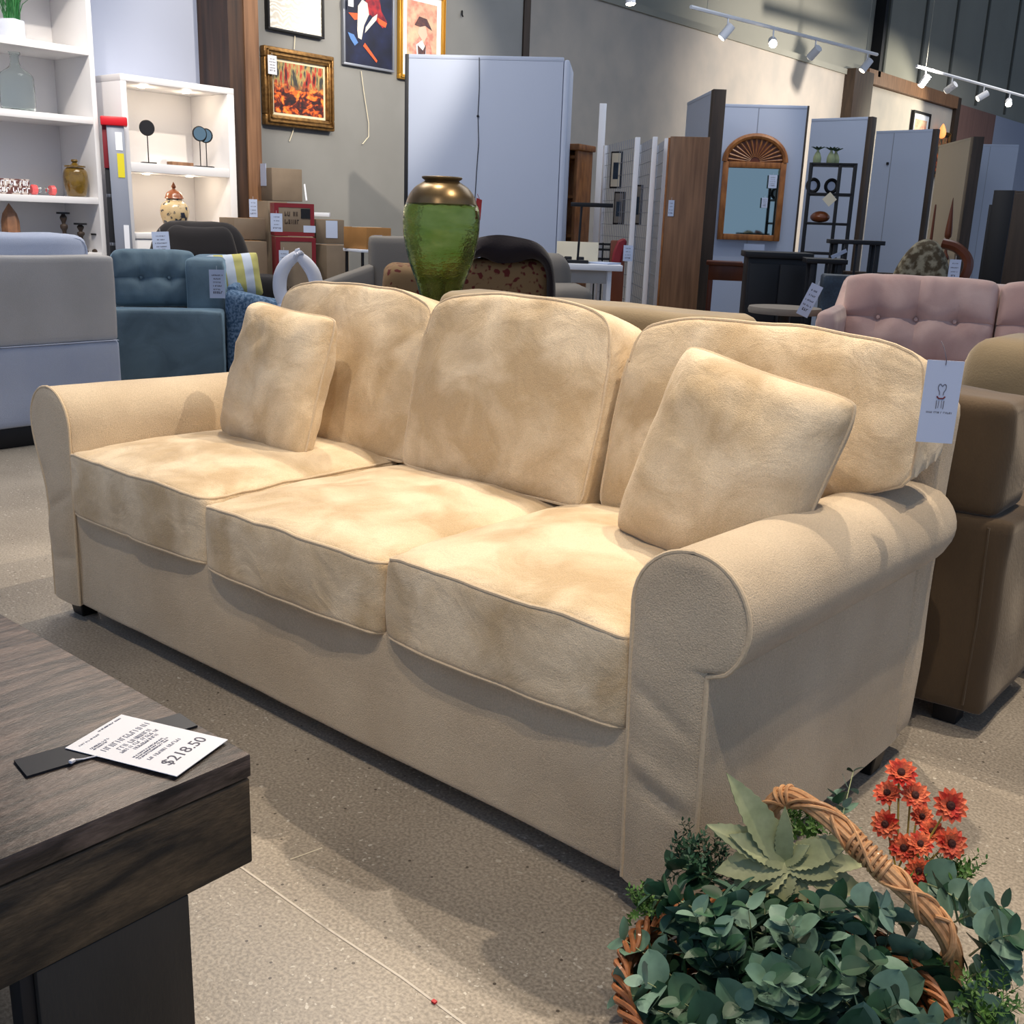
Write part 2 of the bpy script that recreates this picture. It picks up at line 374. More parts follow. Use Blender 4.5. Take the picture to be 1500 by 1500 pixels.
# ================================================================ setting
struct('floor', box(newbm(), -10, 8, -6, 42, -.1, 0), 'floor', smooth=False)
def strip(name, x0, x1, y, w, m, lab=None):
    pass
bm = newbm()     # saw-cut joint in the slab, pale filler
bx_ = [(-3.5, -.397), (-2.0, -.399), (-.75, -.395), (-.5, -.4), (-.32, -.398), (-.178, -.404), (.2, -.402), (1.5, -.4)]
for (xa, ya), (xb, yb) in zip(bx_, bx_[1:]):
    for s in (0,):
        vs = [bm.verts.new((xa, ya - .0022, .0008)), bm.verts.new((xb, yb - .0022, .0008)), bm.verts.new((xb, yb + .0022, .0008)), bm.verts.new((xa, ya + .0022, .0008))]
        bm.faces.new(vs)
M['joint'] = mat('joint_filler', (205, 198, 186), .6, col2=(70, 64, 58), scale=5, lo=.55, hi=.62)
struct('trim_1', bm, 'joint', smooth=False)
bm = newbm()
for (a, b) in (((-.62, -.26), (-.70, -.335)),):
    A_ = AZ(425, 1259, .001); B_ = AZ(472, 1242, .001); tube(bm, [A_, B_], .0012, 5)
tag(obj('pine_needle', bm, M['quill']), 'tiny pale sliver lying on the concrete in front of the cream sofa', 'debris')
tag(obj('red_scrap', box(newbm(), *(lambda p: (p.x - .004, p.x + .004, p.y - .003, p.y + .003, .0008, .004))(AZ(636, 1469, 0))), 'red', smooth=False), 'tiny red scrap lying on the pale floor joint', 'debris')
struct('ceiling', box(newbm(), -10, 8, -6, 42, 9.2, 9.3), 'ceil', smooth=False)
# left side: white wall behind the shelving, then the grey picture wall
struct('wall_left', box(newbm(), -7.25, -7.0, -4, 4.15, 0, 9.2), 'wallblue', smooth=False)
wl = struct('wall_left', box(newbm(), -7.25, -7.0, 4.15, AX(767, 0, -7).y, 0, 9.2), 'wallgrey', smooth=False)
ye = AX(767, 0, -7).y
struct('trim_2', box(newbm(), -7.3, -6.98, ye - .001, ye + .1, 0, 9.2), 'darkedge', smooth=False)
struct('wall_left', box(newbm(), -8.3, -8.0, ye + .1, AX(1238, 105, -8).y, 0, 3.92), 'wallbeige', smooth=False)
struct('wall_left', box(newbm(), -8.4, -8.1, ye + .1, 42, 3.92, 9.2), 'ceil', smooth=False)
struct('trim_3', box(newbm(), -8.1, -7.96, ye + .1, AX(1238, 105, -8).y, 3.9, 3.99), 'ceil', smooth=False)
y1 = AX(1238, 105, -8).y; y2 = AX(1266, 105, -8).y
struct('trim_4', box(newbm(), -8.3, -7.8, y1, y2, 0, 4.0), 'darkedge', smooth=False)
y3 = AX(1397, 150, -8).y
struct('wall_left', box(newbm(), -8.3, -8.0, y2, y3, 0, 3.85), 'wallbeige', smooth=False)
struct('trim_5', box(newbm(), -8.32, -7.9, y2, y3, 3.86, 4.1), 'midwood', smooth=False)
struct('trim_6', box(newbm(), -8.1, -7.92, y3, y3 + .25, 0, 4.1), 'darkedge', smooth=False)
y4 = AX(1462, 150, -8).y
struct('wall_left', box(newbm(), -8.3, -8.0, y3 + .25, y4, 0, 4.0), 'pinkwall', smooth=False)
struct('wall_left', box(newbm(), -8.3, -8.0, y4, 42, 0, 4.0), 'wallblue', smooth=False)
struct('wall_back', box(newbm(), -8.3, 8, 41.8, 42, 0, 9.2), 'ceil', smooth=False)
bm = newbm()
for u in (1280, 1296, 1350, 1395, 1440, 1485):
    yy = AX(u, 60, -8.1).y; box(bm, -8.12, -8.06, yy, yy + .08, 4.1, 9.2)
struct('trim_7', bm, 'darkedge' and mat('panel_rib', (96, 98, 93), .8), smooth=False)
yy = AX(1277, 60, -8.1).y; struct('trim_8', box(newbm(), -8.1, -7.9, yy, yy + .12, 4.0, 9.2), 'black', smooth=False)
# brown post between the display cabinet and the grey wall
pa, pb = AX(343, 300, -6.6), AX(384, 300, -6.6)
struct('trim_9', box(newbm(), -7.0, -6.6, pa.y, pb.y, 0, 5), 'walnut', smooth=False)
struct('trim_10', box(newbm(), -6.62, -6.585, AX(364, 300, -6.6).y, pb.y, 0, 5), 'midwood', smooth=False)

# ================================================================ main sofa
SF = thing('sofa', 'cream velvet three-seat sofa with rolled arms in the middle of the floor', 'sofa', (0, 0, 0))
XR, XL = 0.0, -2.2474
def arm_lr(z, side=1):
    """inner and outer x of the right arm's profile at height z"""
    r = .1075; cx, cz = -.0775, .5815
    xl = -.168 - .017 * max(0, min(1, z / cz)) if z <= cz else cx - math.sqrt(max(0, r * r - (z - cz) ** 2))
    st = -.026 - .010 * max(0, min(1, z / .5))
    if z > cz - r * .75: xr = cx + math.sqrt(max(0, r * r - (z - cz) ** 2))
    else: xr = st
    if side < 0 and z < cz:
        k = max(0, min(1, (z - .34) / (cz - .34))); xr = st + (cx + r - st) * (k * k * (3 - 2 * k))
    return xl, max(xr, st) if z <= cz else xr
def arm_profile(side=1):
    L_, R_ = [], []
    zs = [.062, .12, .2, .28, .34, .39, .43, .47, .49] + [.5815 + .1075 * math.sin(math.radians(a)) for a in (-47, -40, -30, -20, -10, 0, 10, 20, 30, 40, 50, 60, 68, 76, 83, 87)]
    for z in zs:
        a, b = arm_lr(z, side); L_.append((a, z)); R_.append((b, z))
    return L_, R_
def make_arm(side):
    Lp, Rp = arm_profile(side)
    ring = Lp + [(-.0775, .689)] + Rp[::-1]
    def X(x): return x if side > 0 else XL - x
    ys = [.0, .004, .012, .05, .12, .2, .3, .4, .5, .6, .7, .8, .86, .9, .92, .932, .938]
    ins = [.004, .001, 0, 0, 0, 0, 0, 0, 0, 0, 0, 0, .002, .008, .016, .03, .045]
    bm = newbm(); rings = []
    cxm, czm = -.09, .45
    for y, q in zip(ys, ins):
        rr = []
        for (x, z) in ring:
            dx = x - (-.09); k = max(0, min(1, (y) / .9))
            xx = x + (.022 * k if x > -.06 else 0)         # arm flares slightly toward the back
            zz = z - .018 * k * max(0, (z - .5) / .19)
            c = Vector((-.085, .58 if z > .47 else z, 0)); d = Vector((xx - c.x, zz - c.y, 0))
            if d.length > 1e-6: d2 = d.normalized() * min(q, d.length * .7)
            else: d2 = Vector()
            n_ = nz((xx, y, zz), 6, 3) * .0035 * (1 if .02 < y < .9 else 0)
            rr.append(bm.verts.new((X(xx - d2.x + n_), y, zz - d2.y + n_ * .5)))
        rings.append(rr)
    for a, b in zip(rings, rings[1:]):
        for i in range(len(a)):
            j = (i + 1) % len(a); bm.faces.new((a[i], a[j], b[j], b[i]))
    bm.faces.new(rings[0]); bm.faces.new(rings[-1][::-1])
    arm = obj('arm', bm, 'chenille', SF, ang=50)
    # front panel: padded face with puckers
    bm = newbm(); rows = []
    zs = [.06 + (.474 - .06) * i / 34 for i in range(35)] + [.5815 + .1045 * math.sin(math.radians(a)) for a in range(-84, 90, 6)]
    zs = sorted(zs)
    for z in zs:
        a, b = arm_lr(z, side)
        if side > 0 and .474 < z <= .502: b = -.033 + (b + .033) * max(0, (z - .474) / .028) if b > -.033 else b
        row = []
        for i in range(15):
            t = i / 14; s = 2 * t - 1
            x = a + (b - a) * t
            ed = 1 - abs(s) ** 4
            y = -.010 * ed * min(1, (.69 - z) / .02)
            if side > 0:
                for (z0, sl, am) in ((.40, -.5, .006), (.245, -.32, .008)):
                    d = (z - (z0 + sl * (x + .1))) / .012
                    y += am * math.exp(-d * d) * ed
                y -= .006 * math.exp(-((z - .285 + .3 * (x + .1)) / .012) ** 2) * ed * (1 if x < -.05 else .4)
            else:
                for (z0, sl, am) in ((.36, -.55, .012), (.19, -.2, .008)):
                    d = (z - (z0 + sl * (x + .1))) / .014
                    y += am * math.exp(-d * d) * ed
                y -= .012 * math.exp(-((z - .28) / .05) ** 2) * ed
            y += nz((x, 0, z), 14, 5 + side) * .002
            row.append(bm.verts.new((X(x), y - .002, z)))
        rows.append(row)
    for r0, r1 in zip(rows, rows[1:]):
        for i in range(14): bm.faces.new((r0[i], r0[i + 1], r1[i + 1], r1[i]))
    fp = obj('front_panel', bm, 'chenille', SF)
    pth = [(X(x), -.002, z) for x, z in Lp] + [(X(-.0775), -.002, .690)] + [(X(x), -.002, z) for x, z in Rp[::-1]]
    obj('piping', tube(newbm(), pth, .0042, 7), 'piping', fp)
    return arm
make_arm(1); make_arm(-1)
# base rail, deck and outside back
def rail_post(q):
    q = Vector(q) + Vector(((XL) / 2, .45, .205)); q.y += (nz(q, 5, 2) * .006 - .006 if q.y < .1 else 0); return q
obj('base', roundbox(1.93, .88, .29, .012, 26, rail_post), 'chenille', SF)
def back_post(q):
    q = Vector(q) + Vector(((XL + .01) / 2, .912, .455)); q.y += .03 * (q.z - .2); q += Vector((1, 1, 1)) * nz(q, 5, 9) * .004; return q
obj('backrest', roundbox(2.235, .11, .79, .035, 20, back_post), 'chenille', SF)
for (x, y) in ((-.08, .06), (-.05, .80), (XL + .08, .06), (XL + .08, .86)):
    bm = box(newbm(), x - .038, x + .038, y - .035, y + .035, 0, .07)
    for v in bm.verts:
        if v.co.z < .01: v.co.x = x + (v.co.x - x) * .72; v.co.y = y + (v.co.y - y) * .72
    obj('leg', bm, 'blackleg', SF, bevel=.004)
# seat cushions
def seat_cushion(x0, x1, zt, seed, yf=-.02, lift=0):
    w = x1 - x0; d = .66; h = zt - .345; a = Vector((w / 2, d / 2, h / 2))
    def post(q, pip=0):
        u, v, t = q.x / a.x, q.y / a.y, q.z / a.z
        q = Vector(q)
        cr = max(0, (1 - u * u)) ** .8 * max(0, (1 - v * v)) ** .6
        q.z += (.034 * cr if t > -.2 else -.002 * cr) * (1 if t > .5 else max(0, (t + .2) / .7) if t < .5 else 1)
        if v < -.5: q.y -= .016 * (1 - u * u) * (1 - .4 * t * t); 
        if v < -.5: q.y += .026 * abs(u) ** 9
        q.z -= .012 * abs(u) ** 6 * (1 if t > 0 else 0) + .006 * (abs(u) ** 8) * (v < -.8)
        q.x += .006 * (1 - t * t) * (1 if u > .9 else -1 if u < -.9 else 0)
        n1 = nz(q, 9, seed) * .006 + nz(q, 22, seed + 4) * .0025
        if t > .5: q.z += n1 * (1 - .5 * pip)
        if v < -.7: q.y += nz(q, 10, seed + 2) * .006 + (.006 * math.exp(-((q.x + .6 * q.z + .05 * seed) / .012) ** 2) if t < .95 else 0) * (seed == 1)
        return q + Vector(((x0 + x1) / 2, yf + d / 2, .345 + h / 2))
    r = .016
    c = obj('seat_cushion', roundbox(w - .004, d, h, r, 34, post), 'velvet', SF)
    for s in (1, -1):
        pp = [Vector((px, py, s * (h / 2 - r * .28))) for px, py in rectpath(w - .004 - r * .5, d - r * .5, .022, 16)]
        pts = [post(p, 0) + Vector((0, 0, 0)) for p in pp]
        obj('piping', tube(newbm(), pts, .0042, 7, closed=True), 'piping', c)
    return c
seat_cushion(-2.078, -1.420, .525, 1)
seat_cushion(-1.418, -.792, .513, 2, -.028)
seat_cushion(-.790, -.181, .529, 3, -.022)
# back cushions
def back_cushion(x0, x1, z0, z1, ybot, th, lean, seed, post2=None, crown=.045, roll=0):
    w = x1 - x0; h = z1 - z0; a = Vector((w / 2, th / 2, h / 2)); r = .018
    R_ = Matrix.Rotation(-lean, 3, 'X') @ Matrix.Rotation(roll, 3, 'Y')
    def post(q):
        u, v, t = q.x / a.x, q.y / a.y, q.z / a.z
        q = Vector(q)
        cr = max(0, 1 - u * u) ** .7 * max(0, 1 - t * t) ** .7
        if v < 0: q.y -= crown * cr * min(1, -v * 1.6)
        else: q.y += .02 * cr * v
        q.z += .022 * max(0, 1 - u * u) * (t > .3) * 1.0 * min(1, (t - .3) / .4) if t > .3 else 0
        q.z -= .03 * abs(u) ** 7 * (t > .6)
        q.x *= 1 - .05 * max(0, t) ** 2
        q.x += .008 * (1 - t * t) * (1 if u > .9 else -1 if u < -.9 else 0)
        n1 = nz(q, 8, seed) * .008 + nz(q, 20, seed + 3) * .003
        q.y += n1; q.z += nz(q, 9, seed + 5) * .006; 
        q = R_ @ Vector((q.x, q.y + th / 2, q.z + h / 2)) + Vector(((x0 + x1) / 2, ybot, z0))
        if post2: q = post2(q, u, v, t)
        return q
    c = obj('back_cushion', roundbox(w - .004, th, h, r, 34, post), 'velvet', SF)
    for s in ((-1, 1) if post2 is None else (-1,)):
        pts = []
        for px, pz in rectpath(w - .004 - r * .5, h - r * .5, .03, 18): pts.append(post(Vector((px, s * (th / 2 - r * .28), pz))))
        obj('piping', tube(newbm(), pts, .0042, 7, closed=True), 'piping', c)
    return c
back_cushion(-2.04, -1.355, .515, .985, .605, .17, math.radians(15), 11)
back_cushion(-1.352, -.722, .520, .995, .575, .17, math.radians(14), 12)
def tshape(q, u, v, t):
    # right end reaches out over the arm above arm height and is notched below it
    z = q.z
    if q.x > -.45:
        k = (q.x + .45) / .45
        s = max(0, min(1, (z - (.61 + .05 * (q.y - .6) / .3)) / .10)); s = s * s * (3 - 2 * s)
        lim = -.215 + (.225) * s
        q.x = -.45 + k * (lim + .45) if k <= 1.2 else q.x
    return q
back_cushion(-.700, .004, .520, .985, .605, .152, math.radians(14), 13, tshape)
# throw pillows
def throw_pillow(loc, w, h, t, rot, seed, label, wr=.004):
    bm, path = pillow(w, h, t, seed, wr=wr)
    T_ = thing('throw_pillow', label, 'pillow', loc)
    T_.rotation_euler = rot
    b = obj('pillow_body', bm, 'velvet', T_)
    obj('piping', tube(newbm(), path, .0038, 6, closed=True), 'piping', b)
    return T_
throw_pillow((-1.725, .455, .72), .37, .43, .17, (math.radians(-15), math.radians(4), math.radians(2)), 3, 'square cream velvet pillow leaning in the sofa\'s left corner by the far arm', .006)
throw_pillow((-.262, .43, .722), .41, .43, .20, (math.radians(-16), math.radians(10), math.radians(-3)), 5, 'square cream velvet pillow leaning behind the near right arm, tilted on one corner', .006)
# hang tag on the sofa
p = AY(1377, 589, .575)
TG = thing('hang_tag', 'pale hang tag printed with a small chair emblem, strung from the cream sofa\'s back', 'tag', p)
yawT = math.radians(33); TG.rotation_euler = (0, math.radians(.5), yawT)
bxo('card', -.0325, .0325, 0, .0015, -.076, .076, 'tagw', TG, bev=0, smooth=False)
bm = newbm()
for s in (-1, 1):
    tube(bm, [(s * x, -.0008, z) for x, z in smoothprof([(.0, .029), (.0035, .033), (.0065, .0305), (.0066, .024), (.004, .019), (.0032, .013)], 5)], .0006, 5)
tube(bm, [(-.0062, -.0008, -.0125), (-.0066, -.0008, .003)], .0006, 5); tube(bm, [(.0062, -.0008, -.0125), (.0066, -.0008, .003)], .0006, 5)
tube(bm, [(-.0025, -.0008, .003), (-.0028, -.0008, -.011)], .0004, 5); tube(bm, [(.0025, -.0008, .003), (.0028, -.0008, -.011)], .0004, 5)
obj('emblem', bm, 'ink', TG)
tube(b := newbm(), [(-.0072, -.0008, .0105), (-.004, -.001, .0068), (.004, -.001, .0068), (.0072, -.0008, .0105)], .0013, 6); obj('emblem_seat', b, 'inkred', TG)
rnd = random.Random(5); obj('lettering', scribble(newbm(), -.022, .021, -.021, .0034, rnd, th=.0006), 'ink', TG, smooth=False)
obj('string', tube(newbm(), [(0, -.001, .068), (.000, -.002, .076), (-.004, .012, .098), (-.006, .03, .108)], .0007, 6), 'ink', TG)

# ================================================================ coffee table
TB = thing('coffee_table', 'dark stained wooden coffee table with thick apron in the left foreground', 'table', (-1.15, -1.0, 0))
def loc_(x, y): return x + 1.15, y + 1.0
bxo('table_top', -.75, .742, -.42, .390, .415, .45, 'tablewood', TB, bev=.0025)
bxo('apron', -.748, .7405, -.418, .3885, .277, .4125, 'apron', TB, bev=.003)
for sx in (1, -1):
    bxo('leg', *( (.735, .755) if False else ((.69, .7395) if sx > 0 else (-.742, -.69))), .07 - 0, .283, 0, .2765, 'legwood', TB, bev=.002)
    bxo('leg', *((.69, .7395) if sx > 0 else (-.742, -.69)), -.36, -.15, 0, .2765, 'legwood', TB, bev=.002)
    bxo('stretcher', *((.70, .732) if sx > 0 else (-.74, -.70)), .052, .0695, 0, .2765, 'black', TB, bev=.001)
A_, B_, C_, D_ = Vector((-.614, -.842, 0)), Vector((-.553, -.853, 0)), Vector((-.541, -.615, 0)), Vector((-.579, -.615, 0))
bm = newbm(); P4 = [Vector((-.616, -.845, 0)), Vector((-.562, -.853, 0)), Vector((-.528, -.616, 0)), Vector((-.581, -.612, 0))]
lo_ = [bm.verts.new((p.x, p.y, .4502)) for p in P4]; hi_ = [bm.verts.new((p.x, p.y, .4535)) for p in P4]
bm.faces.new(lo_[::-1]); bm.faces.new(hi_)
for i in range(4): bm.faces.new((lo_[i], lo_[(i + 1) % 4], hi_[(i + 1) % 4], hi_[i]))
tag(obj('black_strap', bm, 'strap', smooth=False), 'flat black strap lying across the coffee table under the price card', 'strap')
A_, B_, D_ = Vector((-.597, -.780, 0)), Vector((-.635, -.673, 0)), Vector((-.418, -.723, 0))
rt = (B_ - A_).normalized(); up = (A_ - D_).normalized(); up = (up - rt * up.dot(rt)).normalized(); wd = (B_ - A_).length; hg = (A_ - D_).length
PC = thing('price_card', 'white price card reading $218.50 lying on the coffee table', 'price card', (0, 0, 0))
cc = (B_ + D_) / 2
PC.matrix_world = Matrix.Translation((cc.x, cc.y, .4545)) @ Matrix((rt, up, rt.cross(up))).transposed().to_4x4()
bxo('card', -wd / 2, wd / 2, -hg / 2, hg / 2, 0, .0008, 'card', PC, bev=0, smooth=False)
text_mesh('price', '$218.50', .026, 'ink', PC, Matrix.Translation((0.004, -hg * .36, .0009)))
rnd = random.Random(3); bm = newbm()
for k, (zz, hh, x0, x1) in enumerate(((.085, .003, .0, .045), (.078, .003, -.045, -.005), (.058, .0035, -.045, -.012), (.053, .003, -.045, -.02), (.036, .010, -.042, .045), (.021, .008, -.03, .036), (.012, .006, -.036, .04), (.003, .006, -.02, .025), (-.010, .003, -.04, .02), (-.015, .003, -.04, .024), (-.020, .003, -.04, .02), (-.034, .006, -.036, .03))):
    scribble(bm, x0 * 1.0, x1 * 1.0, zz, hh, rnd, th=hh * .10)
bm.transform(Matrix.Rotation(-PI / 2, 4, 'X')); bm.transform(Matrix.Translation((0, 0, .0009)))
M['inkpale'] = mat('ink_pale', (128, 128, 142), .7)
obj('lettering', bm, 'inkpale', PC, smooth=False)
bm = newbm(); tube(bm, [(-.012, hg / 2 - .03 - .05, .0), (-.055, hg / 2 - .05, .001), (-.068, hg / 2 - .045, .0012)], .0008, 5)
bm2 = newbm(); tube(bm2, [(-wd / 2 + .005, hg * .2, .0), (-wd / 2 - .014, hg * .26, .001), (-wd / 2 - .022, hg * .3, .002)], .001, 6); box(bm2, -wd / 2 - .03, -wd / 2 - .022, hg * .29, hg * .32, -.0005, .004, .001)
bm.free(); obj('fastener', bm2, 'plastic', PC)
# ================================================================ basket
BC = Vector((.245, -.245, 0)); BR = .212
BK = thing('wicker_basket', 'round wicker basket with a bound arched handle beside the cream sofa\'s right arm', 'basket', BC)
def ring(r, z, wob=0, ph=0, n=72): return [((r + wob * math.sin(k * 9 / 1 * 2 * PI / n * 2 + ph)) * math.cos(2 * PI * k / n), (r + wob * math.sin(k * 9 * 2 * PI / n * 2 + ph)) * math.sin(2 * PI * k / n), z) for k in range(n)]
bm = newbm()
for i in range(19):
    z = .008 + i * .0095; r = .160 + .048 * (z / .19) ** .8
    tube(bm, ring(r, z, .0035, PI * (i % 2), 144), .0049, 6, closed=True)
for k in range(36):
    a = 2 * PI * k / 36
    tube(bm, [((.160 + .048 * (z / .19) ** .8) * math.cos(a), (.160 + .048 * (z / .19) ** .8) * math.sin(a), z) for z in (.0, .05, .1, .15, .195)], .0035, 5)
lathe(bm, [(0, .004), (.160, .004), (.160, .012), (0, .012)], 36, close=False)
obj('basket_body', bm, 'wickerd', BK)
bm = newbm()
for s in range(4):
    pts = []
    for k in range(200):
        a = 2 * PI * k / 200; ph = a * 14 + s * PI / 2
        r = BR + .009 * math.cos(ph); z = .196 + .008 * math.sin(ph)
        pts.append((r * math.cos(a), r * math.sin(a), z))
    tube(bm, pts, .0042, 6, closed=True)
obj('rim', bm, 'wickerd', BK)
# handle path, basket local
hp = [Vector(p) - BC for p in (Vector((.10, -.06, .17)), AD(1128, 1215, 1.66), AD(1131, 1180, 1.655), AD(1160, 1166, 1.63), AD(1205, 1192, 1.59), AD(1262, 1243, 1.54), AD(1312, 1290, 1.51), AD(1355, 1330, 1.49), AD(1388, 1375, 1.48), AD(1397, 1415, 1.49), AD(1390, 1465, 1.51), AD(1386, 1520, 1.55), Vector((.41, -.16, .18)))]
HP = [Vector(p) for p in smoothprof([tuple(p) for p in hp], 8)]
def frames(P_):
    out = []; up = Vector((0, 1, .2)).normalized()
    for i, p in enumerate(P_):
        t = (P_[min(i + 1, len(P_) - 1)] - P_[max(i - 1, 0)]).normalized(); up = (up - t * up.dot(t)).normalized(); out.append((p, up, t.cross(up)))
    return out
FR = frames(HP)
bm = newbm()
for k in range(7):
    a = 2 * PI * k / 6; rr = .0088 if k < 6 else 0
    pts = [p + (u * math.cos(a + i * .012) + s * math.sin(a + i * .012)) * rr for i, (p, u, s) in enumerate(FR)]
    tube(bm, pts, .0058, 8)
hd = obj('handle', bm, 'wicker', BK)
bm = newbm()
def wrap(i0, i1, turns, ph, rad=.0168, th=.0030):
    pts = []
    n = int(abs(turns) * 18) + 6
    for k in range(n + 1):
        f = i0 + (i1 - i0) * k / n; i = int(f); q = f - i
        i = min(i, len(FR) - 2); p = FR[i][0].lerp(FR[i + 1][0], q); u, s = FR[i][1], FR[i][2]
        a = ph + turns * 2 * PI * k / n; pts.append(p + (u * math.cos(a) + s * math.sin(a)) * rad)
    tube(bm, pts, th, 6)
L_ = len(FR) - 1
for (a, b, t, ph) in ((8, 44, 1.5, 0), (9, 46, -1.5, 1), (10, 47, -1.5, 1.35), (34, 60, 1.5, 2), (35, 62, 1.5, 2.35), (33, 60, -1.2, 1), (58, 90, 1.5, .5), (60, 92, 1.5, .8), (58, 88, -1.5, 2.2)):
    wrap(min(a, L_), min(b, L_), t, ph)
wrap(38, 46, 7, 0, .016, .0030); wrap(20, 25, 3, 0, .0158, .003)
obj('binding', bm, 'wicker', hd)

# ---------------------------------------------------------------- foliage helpers
def leaf(bm, base, d, nrm, L_, W, cup=.25, tipround=1, seg=8, curl=.0):
    """cupped leaf growing from base along d with surface normal nrm"""
    d = d.normalized(); nrm = (nrm - d * nrm.dot(d))
    nrm = nrm.normalized() if nrm.length > 1e-4 else d.orthogonal().normalized(); s = d.cross(nrm)
    rows = []
    for i in range(seg + 1):
        t = i / seg
        wd = W / 2 * (math.sin(PI * min(1, t ** .8)) ** (.62 if tipround else 1.0)) + .0004
        c = base + d * (L_ * t) + nrm * (-curl * L_ * t * t)
        rows.append([bm.verts.new(c + s * (wd * k) + nrm * (cup * wd * abs(k) ** 1.5 - .03 * L_ * (k == 0))) for k in (-1, -.55, 0, .55, 1)])
    for a, b in zip(rows, rows[1:]):
        for k in range(4): bm.faces.new((a[k], a[k + 1], b[k + 1], b[k]))
def rv(r, up=.6):
    while 1:
        v = Vector((r.uniform(-1, 1), r.uniform(-1, 1), r.uniform(-1, 1) + up))
        if .2 < v.length < 2: return v.normalized()
EU = thing('eucalyptus_bunch', 'mass of round blue-green eucalyptus leaves filling and spilling from the wicker basket', 'foliage', (BC.x, BC.y, .12))
EO = Vector((BC.x, BC.y, .12))
rr = random.Random(11)
bl, bd, bs = newbm(), newbm(), newbm()
sprigs = []
def sprig(p0, p1, sag, n, L_, dark, seed, wratio=.9):
    r = random.Random(seed); pts = []
    for k in range(9):
        t = k / 8; p = p0.lerp(p1, t); p.z += sag * math.sin(PI * t) * .6; pts.append(p)
    tube(bs, pts, [.0017 - .001 * k / 8 for k in range(9)], 5)
    for j in range(n):
        t = .25 + .75 * j / max(1, n - 1); f = t * 8; i = min(7, int(f)); p = pts[i].lerp(pts[i + 1], f - i); ax = (pts[i + 1] - pts[i]).normalized()
        a0 = j * 1.57 + r.uniform(-.4, .4)
        u = ax.orthogonal().normalized(); w = ax.cross(u)
        for s in (0, PI):
            dd = (u * math.cos(a0 + s) + w * math.sin(a0 + s)) * 1.0 + ax * .55 + Vector((0, 0, .15)); l = L_ * r.uniform(.75, 1.15) * (1 - .35 * (t > .9))
            nn = (ax * 1.0 + Vector((0, 0, .9)) + rv(r, 0) * .5)
            leaf(bd if (dark or r.random() < .3) else bl, p, dd, nn, l, l * wratio * r.uniform(.85, 1.05), r.uniform(-.1, .45), 1, 7, r.uniform(-.1, .25))
seed = 0
c0 = Vector((.0, 0, 0))
for k in range(64):                        # dome over the basket mouth
    seed += 1; r = random.Random(seed * 13)
    a = r.uniform(0, 2 * PI); rad = BR * math.sqrt(r.uniform(.08, 1.1)); z = .085 + .075 * (1 - (rad / BR) ** 2) + r.uniform(-.02, .02)
    p1 = Vector((rad * math.cos(a), rad * math.sin(a), z)); 
    if p1.x + BC.x < .075 and p1.y + BC.y > -.06: continue
    if (p1.y + BC.y) > -.10: z -= .03; p1.z -= .03
    sprig(Vector((rad * .35 * math.cos(a), rad * .35 * math.sin(a), -.0)), p1, .015, 5, .050, r.random() < .25, seed)
for k in range(26):                        # sprays reaching right and front of the basket
    seed += 1; r = random.Random(seed * 17)
    a = r.uniform(-1.6, .45); rad = BR * r.uniform(1.0, 1.55)
    p1 = Vector((rad * math.cos(a), rad * math.sin(a), .075 + r.uniform(-.04, .06)))
    sprig(Vector((.12 * math.cos(a), .12 * math.sin(a), .05)), p1, .04, 7, .050, r.random() < .45, seed)
def W2(u, v, d): return AD(u, v, d) - EO
for (u, v, d, u2, v2, d2, L2) in ((1120, 1370, 1.5, 985, 1340, 1.52, .046), (1100, 1400, 1.45, 960, 1400, 1.48, .04), (1180, 1420, 1.4, 1150, 1345, 1.38, .04), (1250, 1480, 1.35, 1180, 1430, 1.32, .044),
                                 (1200, 1340, 1.55, 1290, 1330, 1.5, .05), (1060, 1300, 1.62, 985, 1270, 1.64, .04), (1240, 1250, 1.75, 1225, 1165, 1.78, .03), (1340, 1290, 1.7, 1420, 1330, 1.6, .05), (1380, 1360, 1.6, 1470, 1330, 1.55, .045),
                                 (1030, 1340, 1.5, 955, 1310, 1.53, .038), (1210, 1300, 1.6, 1250, 1130, 1.82, .028), (1020, 1450, 1.44, 960, 1490, 1.44, .036), (1400, 1440, 1.5, 1480, 1420, 1.45, .045), (1330, 1420, 1.48, 1370, 1480, 1.44, .05), (1280, 1400, 1.5, 1340, 1400, 1.5, .05), (1300, 1450, 1.46, 1310, 1500, 1.4, .055), (1260, 1360, 1.53, 1330, 1350, 1.55, .045), (1340, 1390, 1.52, 1350, 1450, 1.47, .05), (1400, 1480, 1.45, 1450, 1500, 1.4, .05), (1420, 1400, 1.5, 1480, 1370, 1.46, .05), (1150, 1240, 1.68, 1110, 1190, 1.7, .032)):
    seed += 1; sprig(W2(u, v, d), W2(u2, v2, d2), .012, 5, L2, seed % 4 == 0, seed)
obj('foliage', bl, 'euca', EU, label='pale blue-green leaves'); obj('foliage', bd, 'eucad', EU, label='deep green leaves'); obj('stems', bs, 'stem', EU)
